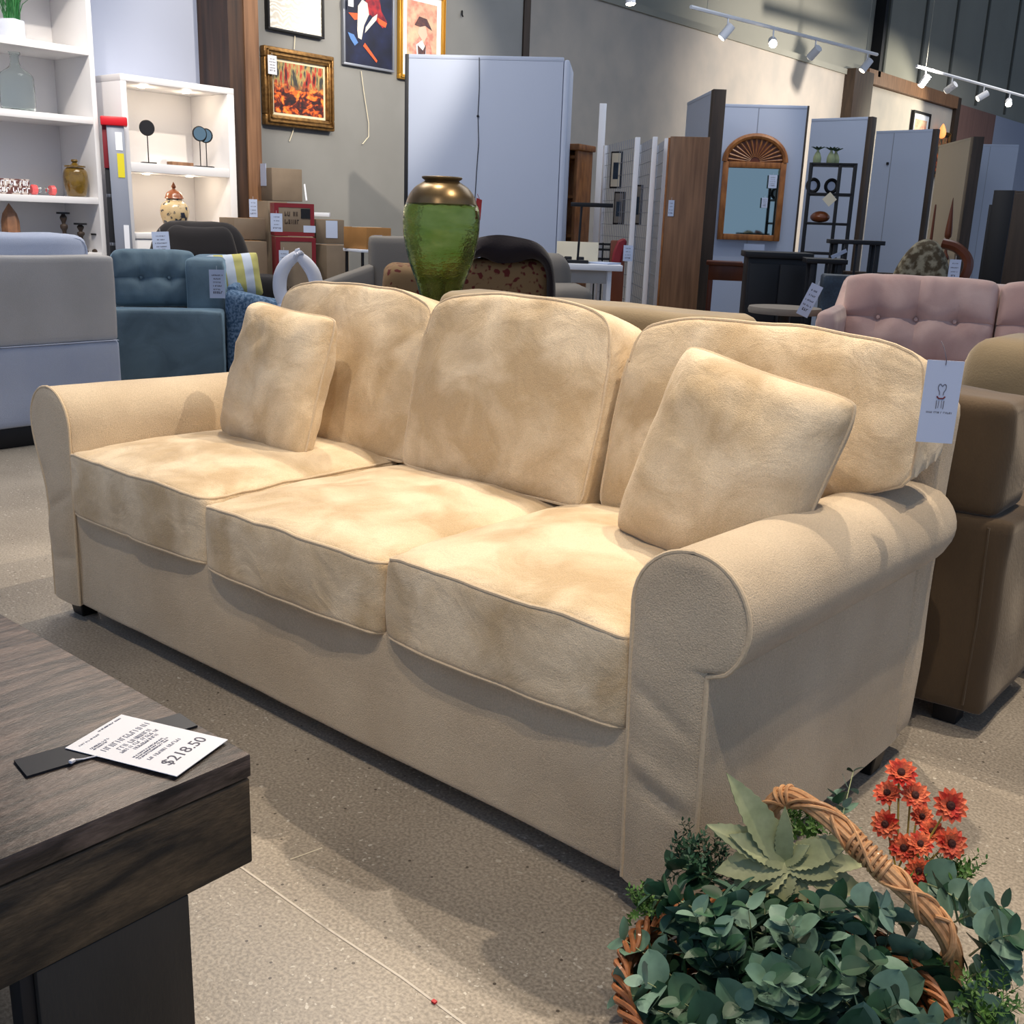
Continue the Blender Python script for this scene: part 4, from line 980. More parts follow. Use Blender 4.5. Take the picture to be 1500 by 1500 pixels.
# ---------------------------------------------------------------- cardboard boxes
def carton(label, u0, u1, um, v0, v1, d, m='card_box', red=False, dots=False, base=None, lab=None):
    """box seen edge-on at pixel column um, left face u0..um, right face um..u1"""
    p = AD(um, v1, d); z0 = max(0, p.z) if base is None else base; z1 = AD(um, v0, d).z
    k = d / CF; a, b = (um - u0) * k, (u1 - um) * k
    # two faces meet at the nearest edge; turn the box so both show
    th = math.atan2(max(a, .001) , max(b, .001)) * .9; th = min(max(th, .12), 1.2)
    wR = b / math.cos(th); wL = max(a / math.sin(th), .22)
    T = thing('cardboard_box', label, 'box', (p.x, p.y, z0), yaw_of(um) + th, 'cardboard boxes against the grey wall'); h = z1 - z0
    bd_ = bxo('box_body', 0, wR, 0, wL, .001, h, m, T, bev=.004)
    bxo('tape', -.001, wR + .001, wL / 2 - .025, wL / 2 + .025, h - .001, h + .001, 'card_box2', T, bev=0)
    if red:
        bm = newbm(); e = .03
        for q in ((0, wR, -.002, 0, 0, e), (0, wR, -.002, 0, h - e, h), (0, e, -.002, 0, e, h - e), (wR - e, wR, -.002, 0, e, h - e), (-.002, 0, 0, wL, 0, h)): box(bm, *q)
        obj('red_print', bm, 'redcard', T, smooth=False)
        bxo('black_mark', wR * .66, wR * .66 + .07, -.004, -.001, h * .55, h * .55 + .07, 'black', T, bev=0)
        bm = newbm(); rnd = random.Random(3); scribble(bm, wR * .25, wR * .6, h * .62, .03, rnd, t=.003); scribble(bm, wR * .25, wR * .6, h * .38, .03, rnd, t=.003); obj('lettering', bm, 'darkedge', T, smooth=False)
    if lab:
        for (f, x, z, w, hh) in lab:
            if f == 'R': bxo('paper_label', wR * x, wR * x + w, -.0035, -.0005, h * z, h * z + hh, 'tagw', T, bev=0, smooth=False)
            else: bxo('paper_label', -.0035, -.0005, wL * x, wL * x + w, h * z, h * z + hh, 'tagw', T, bev=0, smooth=False)
    return T, z1
G8 = 7.95
carton('plain brown box low behind the black recliner, lower of its two-box stack', 326, 394, 345, 352, 500, G8, base=0)
carton('plain brown box behind the black recliner, upper of its two-box stack', 322, 389, 344, 319, 351, G8)
carton('tall brown box under the topmost box, its label at the left edge', 374, 425, 398, 295, 500, 8.38, base=0)
carton('topmost brown box of the pile, with two white labels on its left face', 373, 443, 399, 246, 294, 8.38, lab=[('L', .3, .45, .10, .17)])
carton('red-edged brown box with a black square, lower of the red pair', 402, 464, 408, 346, 500, 7.9, red=True, base=0)
carton('red-edged brown box with a black square, upper of the red pair', 397, 460, 403, 297, 345, 7.9, red=True, lab=[('R', .72, .12, .09, .05)])
carton('brown box right of the red pair, lower of its stack', 462, 512, 480, 358, 500, 8.2, base=0)
carton('brown box right of the red pair, upper of its stack, one white label', 458, 504, 463, 321, 357, 8.2, lab=[('R', .35, .25, .09, .13)])
for (u, v, w, h, d, l) in ((371, 305, .06, .13, 8.0, 'white tag hanging left of the tall brown box under the topmost one'), (405, 326, .085, .13, 7.75, 'white sheet on the upper red-edged box'), (416, 380, .07, .13, 7.7, 'white sheet on the lower red-edged box')):
    pricetag(AD(u, v, d), w, h, l, yaw_of(u), lines=4)
o = bxo('paper_stack', -.07, .07, -.06, .06, 0, .03, 'card', bev=.001); p = AD(470, 319, 8.3); o.location = p + Vector((0, 0, .01)); o.rotation_euler.z = .8; tag(o, 'small pile of white papers on the right-hand brown boxes', 'papers')
p0_, p1_ = AD(449, 294, 8.1), AD(446, 270, 8.1); tag(obj('white_rod', tube(newbm(), [p0_, p1_], .007, 6), 'card'), 'short white rod standing beside the topmost brown box', 'rod')
# small table with orange box
SL = Loc('side_table', 'small white-topped side table with thin black frame behind the grey chairs', 'table', 541, 7.6, .5)
zt_ = SL.Z(365); bxo('table_top', -.14, .14, -.14, .14, zt_ - .02, zt_, 'card', SL.t)
for sx in (-1, 1):
    for sy in (-1, 1): bxo('leg', sx * .12 - .008, sx * .12 + .008, sy * .12 - .008, sy * .12 + .008, 0, zt_ - .02, 'black', SL.t, bev=0)
OB = thing('cardboard_box', 'orange-brown carton on the small side table', 'box', (SL.p.x, SL.p.y, zt_), SL.rz + .25)
bxo('box_body', -.12, .12, -.10, .14, .001, SL.Z(333) - zt_, 'card_box2', OB); bxo('paper_label', -.05, .03, -.1025, -.1002, .05, .10, 'tagw', OB, bev=0); bxo('tape', -.121, .121, 0, .05, SL.Z(333) - zt_ - .001, SL.Z(333) - zt_ + .002, 'quill', OB, bev=0)
# ---------------------------------------------------------------- pale grey sofa seen from behind, far left
yR = AX(170, 420, -4.5).y
GS = thing('grey_sofa', 'pale grey sofa seen from behind at the left edge of the floor', 'sofa', (-4.5, yR - 1.1, 0))
def gp(z0):
    def f(q): return q
    return f
rb('backrest', -.22, 0, -1.1, 1.1, .50, .935, .02, 'greyfab', GS, 16, .004, 1)
rb('lower_back', -.24, 0.012, -1.1, 1.1, .10, .505, .025, 'greyfab2', GS, 16, .006, 2)
rb('arm', -.95, -.2, .9, 1.1, .10, .64, .04, 'greyfab2', GS, 10, .004, 3); rb('arm', -.95, -.2, -1.1, -.9, .10, .64, .04, 'greyfab2', GS, 10, .004, 4)
rb('seat', -.95, -.2, -.9, .9, .12, .46, .05, 'greyfab2', GS, 10, .006, 5)
for s in (-1, 1):
    c_ = rb('back_cushion', -.40, -.12, min(s * .02, s * 1.04), max(s * .02, s * 1.04), .5, 1.035, .05, 'greyfab2', GS, 14, .01, 6 + s)
    obj('piping', tube(newbm(), [(-.135, s * .53 + py, .77 + pz) for py, pz in rectpath(.99, .49, .06, 6)], .005, 6, closed=True), 'greyfab2', c_)
bxo('plinth', -.9, -.01, -1.06, 1.07, 0.001, .1, 'black', GS)
bxo('seam', .0, .0145, -1.09, 1.09, .5, .504, 'greyfab2', GS, bev=.001)
# ---------------------------------------------------------------- teal tufted sofa
def tuft(name, parent, m, x0, x1, z0, z1, y, th, nx, nz_, amp, yaw=0, tilt=0, seed=1, off=(0, 0, 0), buttons=True):
    """upright tufted cushion facing -y"""
    w, h = x1 - x0, z1 - z0; n = 34; bm = newbm(); btn = []
    xs = [(i + 1) / (nx + 1) * 2 - 1 for i in range(nx)]; zs = [(j + 1) / (nz_ + 1) * 2 - 1 for j in range(nz_)]
    def f(q):
        u, v, t = q.x / (w / 2), q.y / (th / 2), q.z / (h / 2); q = Vector(q)
        if v < 0:
            q.y -= .05 * max(0, 1 - u * u) ** .4 * max(0, 1 - t * t) ** .4
            for a in xs:
                for b in zs: q.y += amp * math.exp(-(((u - a) * w / 2) ** 2 + ((t - b) * h / 2) ** 2) / .0022)
            for b in zs: q.y += amp * .35 * math.exp(-(((t - b) * h / 2) / .018) ** 2)
            for a in xs: q.y += amp * .30 * math.exp(-(((u - a) * w / 2) / .014) ** 2)
            q.y += .006 * math.sin(u * 16 + t * 3) * abs(t) ** 3 + nz(q, 12, seed) * .006
        q.z -= .02 * abs(u) ** 6 * (t > 0)
        return q
    c = obj(name, roundbox(w, th, h, .03, n, f), m, parent)
    c.location = Vector(((x0 + x1) / 2, y, (z0 + z1) / 2)) + Vector(off); c.rotation_euler = (tilt, 0, yaw)
    if buttons:
        for a in xs:
            for b in zs:
                bb = newbm(); lathe(bb, [(0, 0), (.009, .001), (.008, .006), (0, .008)], 12); bb.transform(Matrix.Translation((a * w / 2, -th / 2 - .05 + amp * 1.25, b * h / 2)) @ Matrix.Rotation(PI / 2, 4, 'X'))
                obj('button', bb, m, c)
    return c
TE = Loc('teal_sofa', 'teal blue velvet sofa with tufted back cushion seen side-on behind the grey sofa', 'sofa', 245, 6.0, -.12)
rb('arm', TE.X(150), TE.X(319), 0, .18, .10, TE.Z(457), .02, 'teal', TE.t, 14, .006, 3)
rb('backrest', TE.X(262), TE.X(320), .18, .85, .10, TE.Z(381, 300), .04, 'teal', TE.t, 12, .006, 4)
rb('seat', TE.X(100), TE.X(262), .18, .85, .12, .45, .04, 'teal', TE.t, 10, .006, 5)
rb('arm', TE.X(100), TE.X(150), 0, .18, .10, TE.Z(457), .02, 'teal', TE.t, 10, .004, 6)
tuft('back_cushion', TE.t, 'teal', TE.X(150), TE.X(272), TE.Z(459), TE.Z(370), .34, .2, 2, 1, .035, .22, math.radians(-6), 3)
for sx in (TE.X(115), TE.X(310)): bxo('leg', sx - .03, sx + .03, .04, .1, 0, .1, 'black', TE.t)
p = AD(318, 416, 5.85); pricetag(p, .083, .155, 'white price tag hanging on the teal sofa\'s back corner', yaw_of(318), lines=6)
# striped cushion + blue boucle armchair
BL = Loc('boucle_armchair', 'blue boucle armchair between the teal sofa and the cream sofa', 'armchair', 362, 6.15, -.12)
def slope(q):
    return Vector((q.x, q.y, q.z - .10 * max(0, (q.x + .15)) / .5))
rb('arm', BL.X(326), BL.X(425), 0, .16, .08, BL.Z(424, 330), .05, 'boucle', BL.t, 14, .006, 1, slope)
rb('backrest', BL.X(325), BL.X(340), .1, .75, .08, BL.Z(424, 330) + .02, .04, 'boucle', BL.t, 12, .006, 2); rb('seat', BL.X(336), BL.X(425), .16, .7, .1, .42, .05, 'boucle', BL.t, 10)
for sx in (-.12, .2): bxo('leg', sx, sx + .04, .05, .09, 0, .09, 'black', BL.t)
# black recliner
RC = Loc('recliner', 'black fabric recliner with a rounded back behind the teal sofa', 'armchair', 292, 7.05, 0)
def rcp(q):
    t = max(0, (q.z - .6) / .5); return Vector((q.x * (1 - .32 * t ** 2.5), q.y + .12 * t, q.z))
rb('backrest', RC.X(213), RC.X(371), 0, .28, .25, RC.Z(325), .1, 'blackfab', RC.t, 18, .008, 2, rcp)
rb('headrest', RC.X(232), RC.X(352), -.05, .15, .83, RC.Z(332), .06, 'blackfab', RC.t, 14, .01, 5, rcp)
rb('seat', RC.X(220), RC.X(375), .1, .5, .1, .46, .07, 'blackfab', RC.t, 12); rb('arm', RC.X(362), RC.X(412), .0, .5, .08, RC.Z(405), .07, 'blackfab', RC.t, 12, .006, 3); rb('arm', RC.X(180), RC.X(222), .0, .5, .08, RC.Z(410), .07, 'blackfab', RC.t, 12, .006, 4)
bxo('base', RC.X(225), RC.X(365), .1, .5, 0, .12, 'black', RC.t)
p = AD(236, 356, 6.75); pricetag(p, .105, .14, 'white price tag pinned to the black recliner\'s back', yaw_of(236), roll=-.05)
bm, path = pillow(.34, .28, .13, 4, 20); T = thing('striped_pillow', 'yellow and pale blue striped pillow between recliner and boucle armchair', 'pillow', AD(343, 404, 6.55)); T.rotation_euler = (math.radians(-12), math.radians(-5), yaw_of(343) + .2)
obj('pillow_body', bm, 'stripe', T)
# ---------------------------------------------------------------- white sculpture on a dark console behind the cream sofa
kn = AD(645, 425, 4.15)
CT = thing('console_table', 'dark narrow console table mostly hidden behind the cream sofa, holding the green vase', 'table', (kn.x, kn.y, 0), yaw_of(600))
ztb = .80; bxo('table_top', -.645, .35, -.15, .15, ztb - .03, ztb, 'black', CT)
for sx in (-.61, .3):
    for sy in (-.12, .12): bxo('leg', sx - .02, sx + .02, sy - .02, sy + .02, 0, ztb - .03, 'black', CT, bev=.002)
bxo('lower_shelf', -.6, .3, -.13, .13, .2, .22, 'black', CT)
VZ = 4.15; kk = VZ / CF
VA = thing('green_vase', 'large green glass vase with a bronze shoulder and rim behind the cream sofa', 'vase', (kn.x, kn.y, ztb))
def vz(v): return AD(650, v, VZ).z - ztb
prof = [(0, .002), (.052, .002), (.058, .012), (33.5 * kk, vz(421)), (36 * kk, vz(412)), (46 * kk, vz(385)), (53 * kk, vz(355)), (55.5 * kk, vz(328)), (54.5 * kk, vz(308)), (51 * kk, vz(299))]
prof = smoothprof(prof, 5)
inner = [(max(0, r_ - .006), z + (.008 if z < .02 else 0)) for r_, z in prof]
obj('glass_body', lathe(newbm(), prof + inner[::-1], 48, close=False), 'gglass', VA)
sh = smoothprof([(51.3 * kk, vz(300)), (47 * kk, vz(288)), (38 * kk, vz(276)), (26 * kk, vz(268)), (25 * kk, vz(266)), (28.5 * kk, vz(263.5)), (28.5 * kk, vz(261)), (25.5 * kk, vz(260.5))], 4)
obj('bronze_shoulder', lathe(newbm(), sh + [(max(.001, r_ - .005), z - .003) for r_, z in sh[::-1]], 48, close=False), 'brass', VA)
p = AD(701, 305, 4.1); T = thing('red_tag', 'small dark red tag hanging at the green vase\'s right shoulder', 'tag', p); T.rotation_euler = (0, math.radians(8), yaw_of(700) + 1.1)
bxo('card', -.022, .022, -.001, .001, -.043, .035, 'redtag', T, bev=0); obj('string', tube(newbm(), [(0, 0, .035), (-.02, 0, .05)], .001, 5), 'redtag', T)
SC = thing('sculpture', 'white abstract sculpture of two raised arms clasping hands, behind the cream sofa', 'sculpture', (*AD(437, 430, 4.3).xy, ztb + .0)); SC.rotation_euler.z = yaw_of(437)
SC.location = (*AD(437, 430, 4.3).xy, ztb)
kq = 4.3 / CF
def sx_(u): return (u - 437) * kq
def sz_(v): return AD(437, v, 4.3).z - ztb
sp = [(sx_(418), 0, .02), (sx_(411), 0, sz_(428)), (sx_(412), 0, sz_(405)), (sx_(420), 0, sz_(388)), (sx_(430), 0, sz_(378)), (sx_(437), 0, sz_(372))]
bm = newbm(); pp = smoothprof(sp, 5); tube(bm, pp, [.026 - .010 * (i / len(pp)) + .006 * math.sin(i / len(pp) * PI) for i in range(len(pp))], 12)
sp = [(sx_(460), 0.0, .02), (sx_(465), 0, sz_(428)), (sx_(460), 0, sz_(402)), (sx_(452), 0, sz_(388)), (sx_(444), 0, sz_(379)), (sx_(438), 0, sz_(374))]
pp = smoothprof(sp, 5); tube(bm, pp, [.026 - .010 * (i / len(pp)) + .006 * math.sin(i / len(pp) * PI) for i in range(len(pp))], 12)
for k in range(4):
    tube(bm, [(sx_(430) + .006 * k, -.014, sz_(380) + .008 * k), (sx_(434) + .008 * k, -.022, sz_(373) + .004 * k), (sx_(441) + .004 * k, -.012, sz_(368) - .004 * k + .004)], [.006, .0065, .004], 8)
    tube(bm, [(sx_(446) - .005 * k, .012, sz_(380) + .007 * k), (sx_(440) - .004 * k, .022, sz_(371) + .004 * k), (sx_(434), .010, sz_(370) - .003 * k)], [.006, .0065, .004], 8)
tube(bm, [(sx_(430), -.004, sz_(379)), (sx_(436), -.006, sz_(366)), (sx_(440), -.002, sz_(364))], [.008, .007, .005], 8)
obj('arms', bm, 'marble', SC); obj('base', lathe(newbm(), [(0, .001), (.085, .001), (.085, .02), (.08, .026), (0, .026)], 28), 'marble', SC)
# ---------------------------------------------------------------- second tan sofa, back to back with the cream one
TS = thing('tan_loveseat', 'tan velvet loveseat standing back to back with the cream sofa, only its top showing', 'sofa', (-1.15, 1.5, 0))
rb('backrest', -.58, .49, -.42, -.2, .1, .957 - .0, .05, 'tan', TS, 16, .006, 1); rb('seat', -.58, .49, -.2, .4, .1, .45, .05, 'tan', TS, 10)
for s in (-.57, .32): rb('arm', s, s + .16, -.2, .42, .1, .6, .05, 'tan', TS, 10)
for s in (-.5, .42):
    for y in (-.36, .36): bxo('leg', s - .02, s + .02, y - .02, y + .02, 0, .1, 'black', TS)
# ---------------------------------------------------------------- floral armchair etc. behind the vase
FC = Loc('floral_armchair', 'brown floral-print armchair behind the green vase', 'armchair', 700, 5.6, .1)
def hump(q):
    k = max(0, (q.z - .6) / .25); return Vector((q.x, q.y, q.z - .10 * max(0, -(q.x - .1)) / .4 * min(1, k) - .25 * max(0, (q.x - .22)) / .3 * k))
rb('backrest', FC.X(640), FC.X(818), 0, .25, .1, FC.Z(376), .09, 'floral', FC.t, 18, .012, 1, lambda q: Vector((q.x, q.y, q.z - (.06 if q.z > .7 else 0) * max(0, 1 - (q.x + .25) / .3))))
rb('arm', FC.X(563), FC.X(648), -.1, .5, .1, FC.Z(392), .08, 'floral', FC.t, 14, .012, 3); rb('seat', FC.X(640), FC.X(818), .2, .7, .1, .42, .06, 'floral', FC.t, 10)
for s in (-.4, .35): bxo('leg', s - .025, s + .025, .3, .35, 0, .1, 'black', FC.t)
TH = Loc('throw_blanket', 'dark brown throw draped over the back and right side of the floral armchair', 'blanket', 760, 5.65, .1)
bm = newbm(); rows = []
outl = smoothprof([(690, 372), (700, 352), (725, 345), (755, 347), (785, 354), (803, 370), (812, 392), (816, 425), (818, 470)], 5)
inn = smoothprof([(690, 385), (705, 378), (730, 386), (757, 384), (778, 378), (793, 383), (802, 400), (804, 430), (806, 470)], 5)
for (a, b) in zip(outl, inn):
    row = []
    for k in range(7):
        t = k / 6; u = a[0] + (b[0] - a[0]) * t; v = a[1] + (b[1] - a[1]) * t
        row.append(((TH.X(u)), -.045 - .05 * math.sin(PI * t * .9) + .004 * math.sin(u * .12 + t * 5), TH.Z(v, 760)))
    rows.append(row)
F_ = [[bm.verts.new(p) for p in r_] for r_ in rows]; B_2 = [[bm.verts.new((p[0], .30 + .03 * math.sin(i * .4), p[2] - .01)) for p in r_] for i, r_ in enumerate(rows)]
for i in range(len(F_) - 1):
    for k in range(6):
        bm.faces.new((F_[i][k], F_[i + 1][k], F_[i + 1][k + 1], F_[i][k + 1])); bm.faces.new((B_2[i][k], B_2[i][k + 1], B_2[i + 1][k + 1], B_2[i + 1][k]))
    bm.faces.new((F_[i][0], B_2[i][0], B_2[i + 1][0], F_[i + 1][0])); bm.faces.new((F_[i][6], F_[i + 1][6], B_2[i + 1][6], B_2[i][6]))
for i in (0, len(F_) - 1):
    for k in range(6): bm.faces.new((F_[i][k], F_[i][k + 1], B_2[i][k + 1], B_2[i][k]))
obj('throw_cloth', bm, 'brownfab', TH.t)
GC = Loc('grey_armchair', 'taupe grey armchair with a squared wing at left, behind the green vase', 'armchair', 560, 6.6, .1)
rb('backrest', GC.X(543), GC.X(604), 0, .2, .1, GC.Z(346), .03, 'taupe', GC.t, 14, .004, 1)
rb('arm', GC.X(455), GC.X(548), -.05, .15, .1, GC.Z(384), .03, 'taupe', GC.t, 14, .004, 2, lambda q: Vector((q.x, q.y, q.z - (.13 * max(0, -q.x - .02) / .35 if q.z > .5 else 0)))); rb('seat', GC.X(470), GC.X(604), .15, .7, .1, .42, .04, 'taupe', GC.t, 10)
for s in (-.38, .1): bxo('leg', s - .02, s + .02, .05, .09, 0, .1, 'black', GC.t)
G2 = Loc('grey_armchair', 'taupe grey armchair with a sloping rounded arm, right of the floral armchair', 'armchair', 820, 6.7, .1)
rb('backrest', G2.X(770), G2.X(842), 0, .25, .1, G2.Z(372), .09, 'taupe', G2.t, 14, .006, 1, lambda q: Vector((q.x, q.y, q.z - (.5 * max(0, q.x - .02) if q.z > .5 else 0))))
rb('arm', G2.X(800), G2.X(862), -.45, .1, .1, G2.Z(415), .08, 'taupe', G2.t, 12, .006, 3); rb('seat', G2.X(770), G2.X(820), -.4, .1, .1, .4, .06, 'taupe', G2.t, 8)
# ---------------------------------------------------------------- partitions
def panel(label, a, b, hh=2.4, m='bluewhite', th=.06, cap=None, capm='darkedge', seam=None, capside=1, hook=None, parent_name='partition_panel'):
    """free-standing board whose visible face runs from a to b (floor plan points)"""
    a = Vector((a[0], a[1], 0)); b = Vector((b[0], b[1], 0)); w = (b - a).length; dr = (b - a) / w; rz = math.atan2(dr.y, dr.x)
    T = thing(parent_name, label, 'partition', (*((a + b) / 2).xy, 0), rz, 'free-standing wall panels')
    nrm = Vector((dr.y, -dr.x, 0)); back = 1 if nrm.dot(CAM - a) > 0 else -1
    y0, y1 = (0, th) if back > 0 else (-th, 0)
    bxo('board', -w / 2, w / 2, y0, y1, 0, hh - .03, m, T, bev=0, smooth=False); bxo('top_rail', -w / 2, w / 2, y0 - .003, y1 + .003, hh - .03, hh, 'bluewhite' if m == 'bluewhite' else m, T, bev=.002)
    if cap:
        s = capside * w / 2; bxo('edge_post', min(s, s + capside * cap), max(s, s + capside * cap), y0 - .005, y1 + .005, 0, hh, capm, T, bev=.002)
    fy = y0 if back > 0 else y1
    if seam is not None:
        x = -w / 2 + w * seam; bxo('seam', x - .004, x + .004, fy - .001 * back - .001, fy + .001, 0, hh - .03, 'steel', T, bev=0)
    if hook: 
        x = -w / 2 + w * hook[0]; bxo('hook', x - .012, x + .012, fy - .02 if back > 0 else fy, fy if back > 0 else fy + .02, hook[1], hook[1] + .03, 'black', T, bev=0)
    return T
P3 = lambda u, v: AZ(u, v, 2.4)
a, b = P3(599, 79), P3(826, 84)
TA = panel('wide plain blue-white wall panel standing behind the green vase', a.xy, b.xy, cap=.03, capm='black', capside=-1, seam=None)
wA = (b - a).length
def cordpt(u, v): 
    n_ = (b - a).normalized(); nn = Vector((n_.y, -n_.x, 0)); 
    if nn.dot(CAM - a) < 0: nn = -nn
    r_ = ray(u, v); t = (a + nn * .006 - CAM).dot(nn) / r_.dot(nn); return CAM + r_ * t
tag(obj('hanging_cord', tube(newbm(), [cordpt(u, v) for u, v in ((702, 84), (702, 130), (700, 168), (701, 210), (698, 250), (696, 285), (693, 320))], .003, 5), 'black'), 'thin dark cord running down the wide blue-white panel behind the vase', 'cord')
tag(obj('cord_knot', lathe(newbm(), [(0, -.012), (.012, 0), (0, .012)], 8), 'black'), 'small dark knot on the cord of the wide blue-white panel', 'knot').location = cordpt(700, 170)
bxo('return_board', wA / 2, wA / 2 + .05, .0, .6, 0, 2.385, 'bluewhite', TA, bev=.02)
a, b = P3(1007, 150), P3(1043, 132); panel('narrow white wing panel ending in a dark wood post, left of the arched mirror', a.xy, b.xy, cap=.09, capside=1, th=.11)
dv = Vector((b.x - a.x, b.y - a.y)).normalized()
a, b = P3(1062, 152), P3(1183, 155); TC = panel('blue-white wall panel with the arched wooden mirror hung on it', a.xy, b.xy, cap=.02, capside=1, seam=.42); pC0, pC1 = a, b
a, b = P3(1189, 174), P3(1272, 171); panel('blue-white wall panel behind the black metal shelf unit', a.xy, b.xy, cap=.055, capside=1, th=.1)
a, b = P3(1284, 192), P3(1367, 189); panel('wide blank grey-white panel right of the black metal shelf unit', a.xy, b.xy, cap=.06, capside=1, seam=.33, hook=(.28, 2.0))
a, b = P3(1376, 213), P3(1423, 201); panel('cream angled panel with dark post behind the mottled chair', a.xy, b.xy, m='creampart', cap=.12, capside=1, th=.12)
a, b = P3(1438, 211), P3(1493, 212); panel('small pale panel at the far right behind the black cabinet', a.xy, b.xy, seam=.25)
# far picture, lamp
yq0, yq1 = AX(1337, 175, -7.95), AX(1362, 180, -7.95)
T, *_ = picture('framed_picture', 'small black-framed picture on the lit far wall above the panels', V2(yq0.y, 3.0), V2(yq1.y, 3.62), .05, 'black', 'card', m_peach, .1, .06, nested=False); T.location.x = -7.99
yq0, yq1 = AX(1368, 175, -7.95), AX(1394, 180, -7.95)
T, *_ = picture('framed_painting', 'dark gilt-framed painting on the lit far wall with an amber glow beside it', V2(yq0.y, 2.4), V2(yq1.y, 3.35), .06, 'gold', 'black', m_fire, .05, .06); T.location.x = -7.99
tag(obj('amber_lamp', lathe(newbm(), smoothprof([(0, 0), (.06, .03), (.08, .12), (.05, .22), (.02, .28), (0, .3)], 4), 20), 'amberlight'), 'glowing amber lamp above the cream angled panel, far right', 'lamp').location = AX(1379, 203, -7.86)
# ---------------------------------------------------------------- things between panels (left)
OKB = Loc('oak_bookcase', 'narrow orange oak bookcase peeking past the wide blue-white panel', 'bookcase', 833, 9.0, -.5)
zt_ = OKB.Z(222); bxo('back_panel', -.30, .04, .25, .27, 0, zt_, 'oak', OKB.t); bxo('side_panel', .02, .05, 0, .27, 0, zt_, 'oak', OKB.t); bxo('side_panel', -.34, -.31, 0, .27, 0, zt_, 'oak', OKB.t)
bxo('cornice', -.37, .075, -.03, .28, zt_, zt_ + .05, 'oak', OKB.t, bev=.01)
for k in range(6): bxo('shelf', -.31, .02, .01, .25, .1 + k * .32, .125 + k * .32, 'oak', OKB.t)
WP = Loc('white_post', 'slim tall white post standing left of the wire grid panels', 'post', 873, 9.9)
obj('post', box(newbm(), WP.X(868), WP.X(878), -.02, .03, .02, WP.Z(157), .003), 'card', WP.t); bxo('foot', -.15, .15, -.15, .15, 0, .02, 'card', WP.t)
def gridpanel(label, ua, da, ub, db, top, dens=9):
    a = AD(ua, 350, da); b = AD(ub, 350, db); a.z = b.z = 0; w = (b - a).length; rz = math.atan2(b.y - a.y, b.x - a.x)
    T = thing('wire_grid_panel', label, 'display rack', ((a + b) / 2).to_tuple(), rz, 'white wire grid panels')
    for s in (-1, 1): bxo('upright', s * w / 2 - .018, s * w / 2 + .018, -.018, .018, 0, top, 'card', T, bev=.003)
    bm = newbm(); n = max(2, int(w / .06))
    for k in range(1, n): x = -w / 2 + w * k / n; box(bm, x - .0018, x + .0018, -.002, .002, .05, top)
    for k in range(int(top / .1)): z = .08 + k * .1; box(bm, -w / 2, w / 2, -.004, 0, z - .0018, z + .0018)
    obj('wire_grid', bm, 'steel', T, smooth=False); return T
zg = AD(900, 203, 8.6).z
gridpanel('wire grid panel with two small framed prints, left of three', 880, 9.6, 925, 8.6, zg)
gridpanel('wire grid panel between two white uprights, middle of three', 928, 9.4, 950, 8.5, zg)
gridpanel('wire grid panel nearest the brown wooden wardrobe board, right of three', 953, 9.4, 967, 8.6, zg)
for (u, v, w, h, d, lab) in ((903, 249, .11, .30, 9.0, 'black-framed sepia print on the grid panel, upper left'), (907, 305, .10, .27, 9.0, 'grey-matted framed print hanging on the grid panel below the sepia print'), (934, 300, .09, .33, 9.1, 'tall grey frame on the middle grid panel')):
    T = thing('framed_print', lab, 'picture', AD(u, v, d), yaw_of(u) - .5)
    bxo('frame', -w / 2, w / 2, -.01, .01, -h / 2, h / 2, 'black', T); bxo('mount', -w / 2 + .012, w / 2 - .012, -.012, -.009, -h / 2 + .014, h / 2 - .014, 'taupe' if 'grey' in lab else 'quill', T, bev=0); bxo('print', -w * .22, w * .22, -.014, -.011, -h * .25, h * .2, 'bluelea', T, bev=0)
WD = Loc('wardrobe', 'tall mid-brown wooden wardrobe standing right of the grid panels', 'wardrobe', 1000, 8.2, 0)
def wdshape(): 
    zt = WD.Z(203); bm = newbm()
    box(bm, WD.X(972), WD.X(1028), 0, .3, .0, zt, .004); return bm
obj('wardrobe_body', wdshape(), 'midwood', WD.t); bxo('side_panel', WD.X(969) , WD.X(972), .0, .3, 0, WD.Z(205), 'oak', WD.t)
p = AD(983, 305, 8.15); pricetag(p, .045, .12, 'white tag on the tall brown wardrobe', yaw_of(983), lines=4)
# white desk with black T stand
DK = Loc('white_desk', 'white-topped desk carrying a black T-bar stand', 'desk', 866, 7.4, .05)
zt_ = DK.Z(386); bxo('desk_top', DK.X(820), DK.X(911), -.22, .25, zt_ - .04, zt_, 'card', DK.t)
for x in (DK.X(822), DK.X(890)):
    for y in (-.18, .2): bxo('leg', x, x + .03, y, y + .03, 0, zt_ - .04, 'card', DK.t, bev=.002)
bxo('drawer_box', DK.X(838), DK.X(889), -.17, .2, zt_ - .13, zt_ - .04, 'greyfab', DK.t)
p = AD(847, 383, 7.35); ST = thing('display_stand', 'black T-bar jewellery stand on the white desk', 'stand', (p.x, p.y, zt_), yaw_of(850)); q = 7.35 / CF
bxo('base', -.08, .07, -.05, .05, .001, .022, 'black', ST); obj('post', tube(newbm(), [(-.005, 0, .02), (.005, 0, AD(847, 302, 7.35).z - zt_)], .008, 8), 'black', ST)
zb = AD(850, 300, 7.35).z - zt_; obj('cross_bar', box(newbm(), -.07, .22, -.012, .012, zb - .014, zb + .014, .003), 'black', ST)
for (u, l) in ((832, 'left'), (850, 'right')):
    p = AD(u, 378, 7.5); o = bxo('black_cup', -.022, .022, -.02, .02, .001, .04, 'black', bev=.006); o.location = (p.x, p.y, zt_); tag(o, 'small black holder on the white desk, %s of the stand' % l, 'holder')
